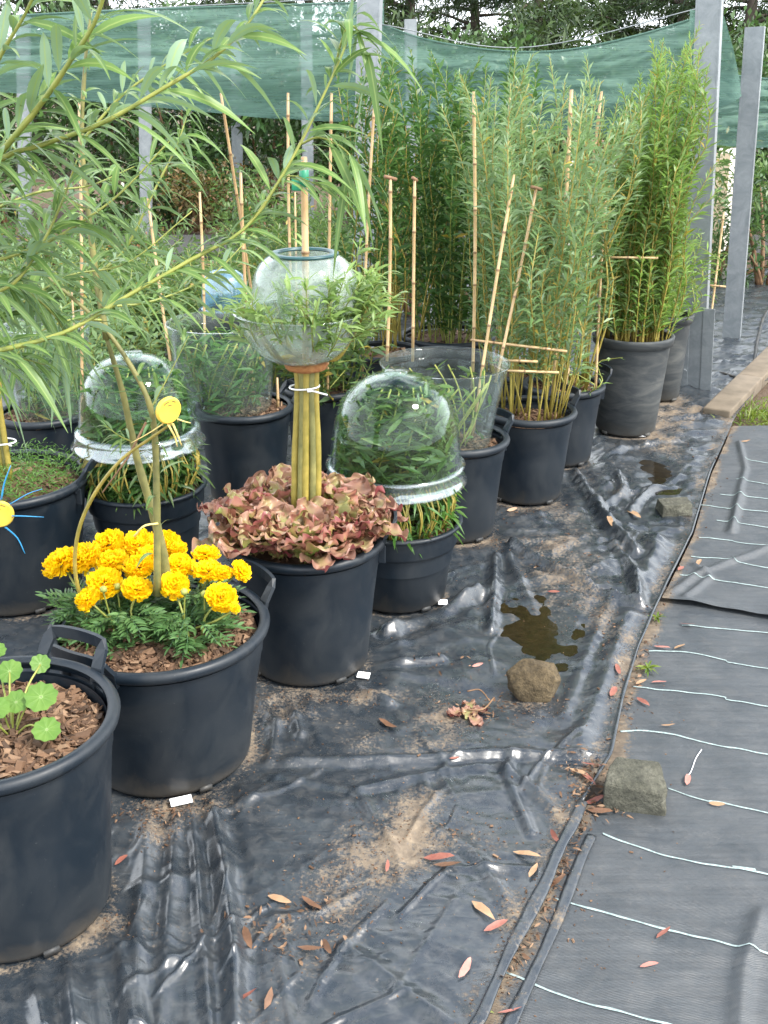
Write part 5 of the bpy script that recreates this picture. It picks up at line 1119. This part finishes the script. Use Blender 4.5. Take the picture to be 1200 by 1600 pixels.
for q, y_, lab in (([(-260, 40), (560, -2)], 6.85, 'thin wire carrying the left shade cloth'), ([(596, 40), (820, 76), (1120, 8)], 6.5, 'thin wire carrying the sagging shade cloth')):
    mb = MB(); tube(mb, spline([AY(a, b - 2, y_) for a, b in q], 24), .003, 5); tag(mb.build('support_wire', M['steel']), lab, 'wire')

# ------------------------------------------------------------------ background: hedge, shrubs, trees
def shrub(name, label, c, rx, h, n, LL, LW, mat, group=None, stems=5, z0=0.0):
    t = thing(name, label, 'shrub', (c[0], c[1], z0), group); mb = MB(); ns = 14
    cl = np.stack([rng.normal(0, rx * .5, ns), rng.normal(0, rx * .35, ns), h * rng.uniform(.08, .9, ns)], 1); cr = rx * rng.uniform(.28, .5, ns)
    k = rng.integers(0, ns, n); d = unit(rng.normal(size=(n, 3))); r = cr[k] * rng.random(n) ** .35; P = cl[k] + d * r[:, None]; P[:, 2] = np.clip(P[:, 2], .02, None); D = d + rng.normal(0, .5, (n, 3)) + [0, 0, .25]
    L = LL * rng.uniform(.6, 1.15, n); leaves(mb, P + [c[0], c[1], z0], D, L, L * LW / LL, T_FAR, .25, .7); mb.build('foliage', M[mat], t)
    mb = MB()
    for q in range(stems): e = cl[q]; tube(mb, spline([[c[0] + e[0] * .2, c[1] + e[1] * .2, z0 - .02], [c[0] + e[0] * .5, c[1] + e[1] * .5, z0 + e[2] * .5], [c[0] + e[0], c[1] + e[1], z0 + e[2]]], 6), [.02, .018, .016, .013, .01, .006], 6)
    mb.build('stem_cluster', M['brown_wood'], t); return t
hx_ = np.linspace(-5.8, 5.2, 13)
for k, x in enumerate(hx_):
    lab = ['at the far left edge', 'behind the leftmost far post', 'right of the leftmost far post', 'left of the far post above the left cloche', 'behind the far post above the left cloche', 'above the bronze bush', 'left of the green taped cane', 'behind the clear bowls', 'behind the middle steel post', 'behind the dark potted willow', 'behind the grey green potted willows', 'behind the dense bright willow', 'behind the right steel posts'][k]
    shrub('laurel_shrub', 'dark glossy laurel of the hedge ' + lab, (x + rng.normal(0, .1), 12.1 + rng.normal(0, .25)), .95, 1.8 + rng.uniform(-.15, .25), 4600, .11, .046, 'laurel', 'laurel hedge')
shrub('bronze_shrub', 'rounded bronze tipped bush at the foot of the hedge', (AY(305, 330, 11.3)[0], 11.3), .55, .62, 1500, .07, .028, 'redtip', None, 4)
shrub('bronze_shrub', 'yellow green bush right of the bronze bush before the hedge', (AY(400, 330, 11.0)[0], 11.0), .5, .55, 1300, .07, .026, 'leaf_mix', None, 4)
for k, (px, y_, rx, h, mat, lab) in enumerate(((1130, 8.6, .55, .95, 'leaf_mix', 'mixed green shrub seen between the right steel posts'), (1215, 8.3, .6, .9, 'laurel', 'dark shrub right of the far right steel post'), (1260, 9.2, .7, 1.1, 'leaf_mix', 'loose green shrub beyond the right edge'), (1070, 9.2, .6, 1.0, 'leaf_mix', 'green shrub behind the right steel post'),
        (20, 8.6, .5, .42, 'leaf_mix', 'low green shrub at the left edge before the gravel path'), (105, 8.8, .5, .40, 'leaf_mix', 'low green shrub before the terracotta pots'), (215, 8.9, .45, .36, 'leaf_mix', 'low green shrub at the foot of the far post above the left cloche'), (440, 8.7, .5, .5, 'leaf_mix', 'low green shrub behind the thin brown canes left of the clear bowls'),
        (500, 8.0, .45, .55, 'leaf_mix', 'low yellow green shrub left of the middle steel post'), (580, 7.6, .45, .7, 'leaf_mix', 'low green shrub at the middle steel post foot'), (655, 7.2, .5, .95, 'leaf_mix', 'green shrub behind the dark potted willow'), (760, 7.4, .55, 1.0, 'leaf_mix', 'green shrub behind the grey green willow'), (860, 7.3, .55, .95, 'leaf_mix', 'green shrub between the middle and right posts'), (950, 7.6, .55, 1.0, 'leaf_mix', 'green shrub behind the dense bright willow'))):
    shrub('green_shrub', lab, (AY(px, 300, y_)[0], y_), rx, h, 1300, .085, .022, mat, 'shrubs behind the pots')
low = [(70, 5.4, .45), (150, 5.9, .42), (235, 5.6, .45), (310, 6.2, .42), (385, 5.3, .5), (430, 5.9, .42), (470, 6.6, .5), (40, 6.6, .40), (190, 6.9, .38), (120, 4.9, .42), (545, 6.5, .5)]
lowl = ['left edge', 'left of the left cloche', 'above the left cloche', 'left of the blue cover', 'right of the blue cover', 'left of the clear bowls', 'behind the clear bowls', 'far left corner', 'before the terracotta pots', 'behind the leftmost clear bucket', 'right of the clear bowls']
for (px, y_, h), lb in zip(low, lowl):
    clump('leafy_plant', 'low bushy pale green plant, ' + lb, 'plant', (AY(px, 430, y_)[0], y_), .25, .12, 60, h * 1.12, .28, .09, .019, 85, 'leaf_mix' if px % 20 else 'willow_grey', bare=.1, group='low nursery plants')
for k in range(9):
    px = 128 + k * 13 + rng.normal(0, 2); q = G(px, 402); t = thing('terracotta_pot', 'small terracotta pot in the far row by the gravel path', 'pot', q, 'terracotta pots by the path'); mb = MB(); lathe(mb, [(.001, .01), (.04, .01), (.055, .09), (.063, .09), (.065, .115), (.056, .115), (.05, .09), (.001, .088)], q, 20); mb.build('body', M['terracotta'], t)
    mb = MB(); n = 40; az = rng.random(n) * 6.28; leaves(mb, np.tile(q + [0, 0, .09], (n, 1)) + rng.normal(0, .015, (n, 3)), np.stack([np.cos(az), np.sin(az), rng.uniform(.3, 1.2, n)], 1), .08, .02, T_FAR, .4); mb.build('foliage', M['laurel'], t)
def conifer(label, x, y, h, n, spread=2.2, zlow=1.2, r=.16):
    t = thing('conifer_tree', label, 'tree', (x, y, -.05), 'conifers beyond the hedge'); mb = MB(); zz = np.linspace(-.05, h, 14); xo = x + .12 * np.sin(zz * .5 + x); P0 = np.stack([xo, np.full(14, y), zz], 1); tube(mb, P0, np.linspace(r, .02, 14), 10)
    lm = mb; P, D = [], []
    for k in range(44):
        z = zlow + (h - zlow) * rng.random() ** 2.0; az = rng.random() * 6.28; ln = spread * (1 - .75 * (z - zlow) / (h - zlow)) * rng.uniform(.5, 1.1); b = np.array([np.interp(z, zz, xo), y, z]); d = np.array([math.cos(az), math.sin(az), rng.uniform(-.05, .35)]); pts = spline([b, b + d * ln * .5, b + d * ln + [0, 0, -.18 * ln]], 8); tube(lm, pts, np.linspace(.035, .008, 8), 5)
        m_ = max(10, int(n * 3.4 / 44)); u = .15 + .85 * rng.random(m_) ** .7; i = np.clip((u * 7).astype(int), 0, 6); f = (u * 7 - i)[:, None]; q = pts[i] * (1 - f) + pts[i + 1] * f + rng.normal(0, .16, (m_, 3)) * [1, 1, .55]; P.append(q); D.append(d * .8 + rng.normal(0, .6, (m_, 3)) + [0, 0, -.1])
    lm.build('trunk', M['bark_trunk'], t); P, D = np.concatenate(P), np.concatenate(D); mb = MB(); L = rng.uniform(.14, .30, len(P)); leaves(mb, P, D, L, L * .11, T_FAR, .35, .8); mb.build('crown', M['conifer'], t)
for k, (px, y_, h, n) in enumerate(((-160, 23, 5, 3400), (40, 20, 4.6, 3600), (160, 24, 5.2, 3400), (370, 22, 4.8, 3000), (485, 25, 5, 3400), (630, 21, 4.8, 3200), (740, 24, 5.2, 4200), (848, 21.5, 5, 3800), (955, 24, 4.8, 3800), (1060, 22, 4.8, 3200), (1160, 20, 4.8, 4200), (1280, 23, 5, 3800))):
    lb = ['outside the left edge', 'at the top left corner', 'behind the left willow branches', 'left of the top sky gap', 'right of the top sky gap', 'just right of the middle steel post', 'above the sagging shade cloth, left part', 'above the lowest sag of the shade cloth', 'above the sagging shade cloth, right part', 'left of the right steel post', 'between the right steel posts', 'beyond the right edge'][k]
    conifer('dark conifer ' + lb, AY(px, 60, y_)[0], y_, h, n)
uw = MB(); n = 30000; x = rng.uniform(-14, 14, n); z = rng.random(n) ** 1.1 * 2.3 * (.9 + .45 * perlin(x * .6, x * 0)); leaves(uw, np.stack([x, 17.5 + rng.normal(0, .6, n), z], 1), rng.normal(0, 1, (n, 3)) + [0, 0, .3], rng.uniform(.16, .3, n), .038, T_FAR, .3, .8); tag(uw.build('woodland_undergrowth', M['conifer']), 'dark undergrowth mass beneath the conifers beyond the hedge', 'undergrowth', None, 'stuff')
# pale boards and a rough bench among the shrubs
def board(name, label, px, py, y_, w, h, mat, yaw, lean):
    q = AY(px, py, y_); mb = MB(); Mx = np.array(Matrix.Rotation(yaw, 3, 'Z') @ Matrix.Rotation(lean, 3, 'X') ); hh = q[2]; rbox(mb, (q[0], q[1], hh / 2), (w, .03, hh / math.cos(lean)), Mx, .004); tag(mb.build(name, mat, smooth=False), label, 'board')
board('white_board', 'white board leaning behind the shrub between the right steel posts', 1146, 232, 9.9, .20, .7, M['pale_board'], .2, -.12)
board('beige_board', 'beige board leaning left of the white board', 1118, 240, 9.7, .26, .7, M['beige_board'], -.2, -.1)
t = thing('timber_frame', 'rough brown timber frame with pale uprights behind the willows', 'timber frame', AY(930, 420, 8.6) * [1, 1, 0]); q0, q1 = AY(890, 224, 8.6), AY(968, 226, 8.6); mb = MB(); rbox(mb, (q0 + q1) / 2, (q1[0] - q0[0] + .1, .08, .05), None, .006); mb.build('top_rail', M['brown_wood'], t)
for xx in (q0[0] + .03, q1[0] - .13, q1[0] - .02): mb = MB(); rbox(mb, (xx, 8.6, q0[2] / 2 - .02), (.06, .06, q0[2] - .03), None, .006); mb.build('upright', M['pale_board'], t)

# ------------------------------------------------------------------ kerb, hose, grass at the right
k0, k1 = G(1095, 652), G(1235, 515); ax = unit((k1 - k0)[None])[0]; mb = MB()
for s in range(3):
    L = np.linalg.norm(k1 - k0) / 3; c = k0 + ax * L * (s + .5) + [.07, 0, .005]; rbox(mb, c + [0, 0, rng.normal(0, .003)], (L - .008, .13, .07), np.array(Matrix.Rotation(math.atan2(ax[1], ax[0]), 3, 'Z')), .008)
tag(mb.build('kerb_stone', M['kerb']), 'worn beige concrete kerb edging the film at the right', 'kerb')
mb = MB(); tube(mb, spline([G(a, b, .012) for a, b in ((1122, 640), (1150, 632), (1165, 600), (1178, 566), (1184, 530), (1196, 490), (1220, 468))], 40), .009, 8); tag(mb.build('irrigation_hose', M['pot']), 'thin black irrigation hose beside the kerb', 'hose')
mb = MB(); tube(mb, spline([G(a, b, .01) for a, b in ((1101, 578), (1130, 583), (1160, 590), (1182, 578))], 20), .006, 7); tag(mb.build('irrigation_hose', M['pot']), 'short black hose crossing the film from the steel post', 'hose')
mb = MB(); gq = G(1188, 640); n = 500; P = np.stack([gq[0] + rng.normal(0, .10, n), gq[1] + rng.normal(0, .12, n), np.full(n, -.03)], 1); leaves(mb, P, rng.normal(0, .5, (n, 3)) + [0, 0, .8], rng.uniform(.05, .11, n), .006, T_MID, .5, .8); tag(mb.build('grass', M['grass']), 'patch of green grass beside the kerb at the right', 'grass', None, 'stuff')
def weed(label, px, py, n, s):
    q = G(px, py); mb = MB(); az = rng.random(n) * 6.28; leaves(mb, np.tile(q, (n, 1)) + [0, 0, .002], np.stack([np.cos(az), np.sin(az), rng.uniform(.1, 1.0, n)], 1), rng.uniform(.6, 1.1, n) * s, .007, T_MID, .4, .4); tag(mb.build('weed', M['grass'], None, origin=q), label, 'weed', 'weeds in the sheet seam')
weed('small green weed with dry bits at the meeting of film and fabric', 1027, 966, 16, .045); weed('small green weed below the fabric overlap', 1012, 1045, 16, .045); weed('tiny weed in the hem gap at the bottom', 748, 1578, 6, .03)

# ------------------------------------------------------------------ stones
def ground_z(x, y):
    X, Y = np.array([[x]]), np.array([[y]])
    if x < float(edge_film(y)): return float(hfilm(X, Y)[0, 0])
    return float((hwoven2 if y > fold_y(x) else hwoven)(X, Y)[0, 0])
def stone(label, px, py, size, seed, mat, rot=0.0, pts=None):
    r = np.random.default_rng(seed); q = G(px, py); bm = bmesh.new()
    if pts is None: pts = [np.array([x, y, z]) * r.uniform(.62, 1.0, 3) for x in (-1, 1) for y in (-1, 1) for z in (-1, 1)] + [r.normal(0, .55, 3) for _ in range(8)]
    for v in pts: bm.verts.new(Vector(np.clip(v, -1, 1) * np.array(size) / 2))
    h = bmesh.ops.convex_hull(bm, input=list(bm.verts)); bmesh.ops.delete(bm, geom=list({e for e in h['geom_interior'] + h['geom_unused'] if isinstance(e, bmesh.types.BMVert)}), context='VERTS')
    bmesh.ops.bevel(bm, geom=list(bm.edges), offset=min(size) * .025, segments=1, affect='EDGES', profile=.6); bmesh.ops.triangulate(bm, faces=list(bm.faces)); bmesh.ops.subdivide_edges(bm, edges=list(bm.edges), cuts=4, use_grid_fill=True)
    V = np.array([v.co[:] for v in bm.verts]); k = min(size) * .03; V += k * np.stack([perlin(V[:, 0] * 40 + s, V[:, 1] * 40 + V[:, 2] * 31) for s in (1, 7, 13)], 1); bm.verts.index_update(); T = [[v.index for v in f.verts] for f in bm.faces if len(f.verts) == 3]; Q = [[v.index for v in f.verts] for f in bm.faces if len(f.verts) == 4]; bm.free()
    V = V @ np.array(Matrix.Rotation(rot, 3, 'Z')).T; gz = ground_z(q[0], q[1] + size[1] * .5); V[:, 2] += -V[:, 2].min() + gz - .006; V[:, 0] += q[0]; V[:, 1] += q[1] + size[1] * .5
    mb = MB(); mb.add(V, Q, T); tag(mb.build('rock', M[mat], None, smooth=False, origin=(q[0], q[1] + size[1] * .5, gz)), label, 'rock', 'rocks holding the sheets down')
stone('brown rounded rock beside the muddy puddle', 838, 1100, (.150, .11, .098), 3, 'rock_brown', .0, [np.array(v) for v in ((-.55, -.75, -1), (.45, -.85, -1), (.85, .1, -.9), (.5, .9, -1), (-.6, .85, -1), (-.95, -.2, -.5), (-1, .1, .35), (-.45, -.55, .62), (.15, -.95, -.1), (.95, -.15, .05), (.75, .35, .72), (-.35, .5, .95), (.25, -.3, .85), (-.8, -.7, -.1), (.7, -.65, .2))])
stone('grey block shaped rock beside the litter of dead leaves', 997, 1266, (.142, .105, .088), 8, 'rock_grey', -.15, [np.array(v) for v in ((-.95, -.8, -1), (.98, -.9, -1), (.9, .9, -1), (-.9, .9, -1), (-.98, -.75, .62), (.75, -.95, .35), (1, -.5, .45), (.80, .85, .95), (-.55, .95, 1), (-.8, .3, .95), (.1, -.6, .85))])
stone('small flat grey rock at the far seam of film and fabric', 1058, 812, (.125, .10, .055), 14, 'rock_grey', .1)

# ------------------------------------------------------------------ fallen leaves, tags, litter
LEAVES = [(686, 1346, 48, 0, 'red', 'red brown leaf lying above a tan leaf in the film centre'), (699, 1361, 44, -3, 'brown', 'brown leaf lying just below a red leaf in the film centre'), (605, 1359, 18, 80, 'red', 'small red leaf upright beside the tan soil patch'), (437, 1408, 38, -15, 'tan', 'pale tan leaf at the upper left of the dark soil patch'),
    (487, 1416, 40, -40, 'brown', 'brown leaf at the top of the dark soil patch'), (387, 1470, 36, -72, 'brown', 'brown leaf standing upright left of the dark soil patch'), (486, 1490, 42, -10, 'brown', 'brown leaf at the foot of the dark soil patch'), (511, 1484, 26, -65, 'brown', 'dull brown leaf touching another at the foot of the soil patch'), (385, 1565, 38, 25, 'red', 'red leaf near the bottom edge beside a long film fold'),
    (420, 1565, 38, 70, 'brown', 'thin brown leaf near the bottom edge beside a red one'), (755, 1427, 46, -38, 'tan', 'slender tan leaf left of the hem'), (775, 1450, 42, 25, 'red', 'red leaf against the rolled hem'), (727, 1517, 36, 55, 'pink', 'salmon leaf left of the hem near the bottom'), (866, 1312, 24, -60, 'red', 'dark red oval leaf left of the upper hem'), (823, 1340, 44, -12, 'tan', 'salmon tan leaf left of the hem'),
    (833, 1364, 26, 60, 'tan', 'short pale oval leaf left of the hem'), (868, 1378, 38, 28, 'brown', 'brown leaf lying across the hem'), (1037, 1453, 28, 40, 'red', 'red leaf on a white line of the near fabric'), (1015, 1504, 30, 12, 'pink', 'bright pink leaf on the near fabric'), (797, 1577, 38, 8, 'pink', 'salmon leaf at the bottom beside the hem'), (1121, 1252, 26, -8, 'tan', 'tan leaf below a white line right of the grey rock'), (1044, 1132, 22, -3, 'tan', 'pale leaf above a white line above the grey rock'),
    (905, 1213, 34, -25, 'tan', 'long tan leaf in the litter by the grey rock'), (918, 1222, 34, -40, 'red', 'red leaf in the litter by the grey rock'), (930, 1247, 32, 15, 'red', 'curled red leaf touching the grey rock'), (925, 1200, 36, -15, 'red', 'red leaf at the top of the litter by the grey rock'), (938, 1264, 40, -8, 'brown', 'brown leaf at the foot of the grey rock'), (965, 1052, 18, -70, 'red', 'small red leaf upright on the hem'), (958, 1086, 18, 60, 'red', 'small red leaf below another on the hem'),
    (1005, 1095, 24, -35, 'red', 'red leaf below the small weed'), (1030, 1063, 24, 5, 'pink', 'pink leaf beside a white line below the weed'), (1002, 1064, 18, 20, 'tan', 'short tan leaf left of a pink one below the weed'), (1035, 1010, 26, -10, 'pink', 'pink leaf right of the fabric seam'), (1062, 1008, 18, 25, 'tan', 'short tan leaf right of the fabric seam'), (1074, 975, 24, -12, 'pink', 'pink leaf on the white line below the overlap'), (1092, 878, 14, 60, 'tan', 'pale leaf on the far fabric'), (1064, 889, 12, 30, 'red', 'small red leaf on the far fabric edge'),
    (865, 929, 20, -5, 'red', 'red leaf on the film above the muddy puddle'), (990, 806, 26, -35, 'tan', 'orange tan leaf left of the small flat rock'), (952, 827, 16, -70, 'tan', 'orange leaf on the dusty film left of the flat rock'), (606, 1137, 34, -35, 'brown', 'brown leaf between the pots and the withered scrap'), (746, 1045, 18, 15, 'pink', 'small pink leaf left of the muddy puddle'), (190, 1347, 26, 40, 'red', 'rusty leaf on the film below the marigold tub'), (1075, 1214, 18, 80, 'pink', 'pink leaf hanging on the white string'), (800, 801, 16, 10, 'tan', 'tan leaf before the tub of yellow rods'), (710, 1190, 16, 5, 'red', 'tiny red leaf below the withered scrap'), (1110, 705, 12, 10, 'tan', 'tiny tan leaf on the far fabric'), (1165, 690, 14, 5, 'tan', 'tan leaf at the far end of the fabric')]
for (px, py, lp, ang, col, lab) in LEAVES:
    q = G(px, py); L = lp * scale_at(px, py, q[1]) * 1.05; a = R(ang); d = G(px + math.cos(a) * lp * .5, py - math.sin(a) * lp * .5) - G(px - math.cos(a) * lp * .5, py + math.sin(a) * lp * .5); L = np.linalg.norm(d); L = min(L, .10); d = d / np.linalg.norm(d); mb = MB()
    leaves(mb, [q - d * L / 2], [d], [L], [L * rng.uniform(.22, .32)], T_BROAD if lp < 30 or rng.random() < .5 else T_MID, -.12 * rng.random(), .35, .07); V = mb.V[0]; V[:, 2] += ground_z(q[0], q[1]) + .007
    tag(mb.build('fallen_leaf', M['dead_' + col], None, origin=(q[0], q[1], ground_z(*q[:2]))), lab, 'fallen leaf', 'fallen leaves on the ground sheets')
for px, py, w, lab in ((127, 1438, 26, 'white plastic label under the nearest tub'), (283, 1258, 34, 'white plastic label under the marigold tub'), (568, 1061, 20, 'white plastic label under the lettuce tub'), (692, 948, 14, 'white plastic label under the stepped pot of the front cloche'), (832, 789, 14, 'white plastic label under the tub of yellow rods'), (1003, 683, 12, 'white plastic label under the tall dusty pot')):
    q = G(px, py); s = scale_at(px, py, q[1]); mb = MB(); gz = ground_z(q[0], q[1]); rbox(mb, (q[0], q[1] + .004, gz + .010), (w * s, .022, .0025), np.array(Matrix.Rotation(rng.normal(0, .2), 3, 'Z') @ Matrix.Rotation(.3, 3, 'X')), .0006); tag(mb.build('plant_label', M['white_card'], None, smooth=False, origin=(q[0], q[1], gz)), lab, 'label', 'white plant labels')
q = G(730, 1115); t = thing('withered_scrap', 'withered pink lettuce scrap on wet dirt left of the brown rock', 'plant scrap', q); mb = MB()
for k in range(6): lettuce_leaf(mb, q + [rng.normal(0, .012), rng.normal(0, .012), ground_z(*q[:2]) + .008], rng.random() * 6, .25, .05, .035, .35)
mb.build('leaf', M['lettuce'], t)
mb = MB(); tube(mb, spline([q + [0, 0, .012], G(755, 1108, .01), G(772, 1090, .008)], 10), .0022, 6); tube(mb, spline([G(730, 1080, .01), G(750, 1078, .014), G(765, 1095, .01)], 10), .002, 6); mb.build('root', M['brown_wood'], t)
mb = MB(); s3 = spline([G(1097, 1165, .004), G(1088, 1178, .004), G(1080, 1200, .004), G(1073, 1208, .004)], 16); s3[:, 2] = [ground_z(a, b) + .004 for a, b, _ in s3]; tube(mb, s3, .0012, 6); o = mb.build('string', M['tie_white']); tag(o, 'short white string on the near fabric beside the grey rock', 'string')
# scattered crumbs of soil and bark: uncountable
mb = MB(); NC = 3200; cnt = 0
src = [d_ for d_ in DIRT if d_[3] > .45]
while cnt < NC:
    if rng.random() < .72:
        c, a, b_, s, rot = src[rng.integers(len(src))]; x, y = c[0] + rng.normal(0, a * .7), c[1] + rng.normal(0, b_ * .7)
    else: y = rng.uniform(1.2, 5.0); x = float(edge_film(y)) + rng.normal(0, .02) if rng.random() < .55 else rng.uniform(-.5, 1.0) * y / 3
    if any(np.hypot(x - p_.c[0], y - p_.c[1]) < p_.rb + .005 for p_ in POTLIST): continue
    s = rng.uniform(.0006, .0022) * (2.0 if rng.random() < .06 else 1)
    e = Matrix.Rotation(rng.random() * 6.28, 3, 'Z') @ Matrix.Rotation(rng.normal(0, .5), 3, 'X'); box(mb, (x, y, 0), (s * rng.uniform(1, 3), s, s * .7), np.array(e)); mb.V[-1][:, 2] += s * .5; mb._xy = getattr(mb, '_xy', []) + [(x, y)]; cnt += 1
xy = np.array(mb._xy); e_ = edge_film(xy[:, 1]); zf = np.where(xy[:, 0] < e_, hfilm(xy[:, 0][None], xy[:, 1][None])[0], np.where(xy[:, 1] > fold_y(xy[:, 0]), hwoven2(xy[:, 0][None], xy[:, 1][None])[0], hwoven(xy[:, 0][None], xy[:, 1][None])[0]))
for v, z in zip(mb.V, zf): v[:, 2] += z
tag(mb.build('soil_crumbs', M['mulch'], None, smooth=False), 'scattered crumbs of soil and bark on the ground sheets', 'debris', None, 'stuff')

# broken leaf litter caught by the stone, the seam and the puddle: uncountable
lm = MB(); src = [((915, 1215), .035, .05, 120), ((925, 1250), .03, .02, 60), ((880, 1345), .012, .10, 70), ((810, 1460), .010, .12, 60), ((975, 1050), .012, .10, 60), ((755, 1105), .06, .04, 60), ((250, 1275), .05, .012, 40), ((470, 1445), .07, .06, 70), ((700, 1040), .05, .05, 30), ((870, 880), .08, .10, 40)]
for q, a, b_, n in src:
    c = G(*q); x = c[0] + rng.normal(0, a, n); y = c[1] + rng.normal(0, b_, n)
    if q in ((880, 1345), (810, 1460), (975, 1050)): x = edge_film(y) + .022 + rng.normal(0, .010, n)
    z = np.array([ground_z(i, j) for i, j in zip(x, y)]) + .003 + .008 * rng.random(n); az = rng.random(n) * 6.28; L = rng.uniform(.006, .022, n)
    leaves(lm, np.stack([x, y, z], 1), np.stack([np.cos(az), np.sin(az), rng.normal(0, .25, n)], 1), L, L * rng.uniform(.12, .45, n), T_MID, .1, .6)
tag(lm.build('leaf_litter', M['mulch']), 'brown broken leaf litter caught along the sheet seam and beside the grey rock', 'litter', None, 'stuff')
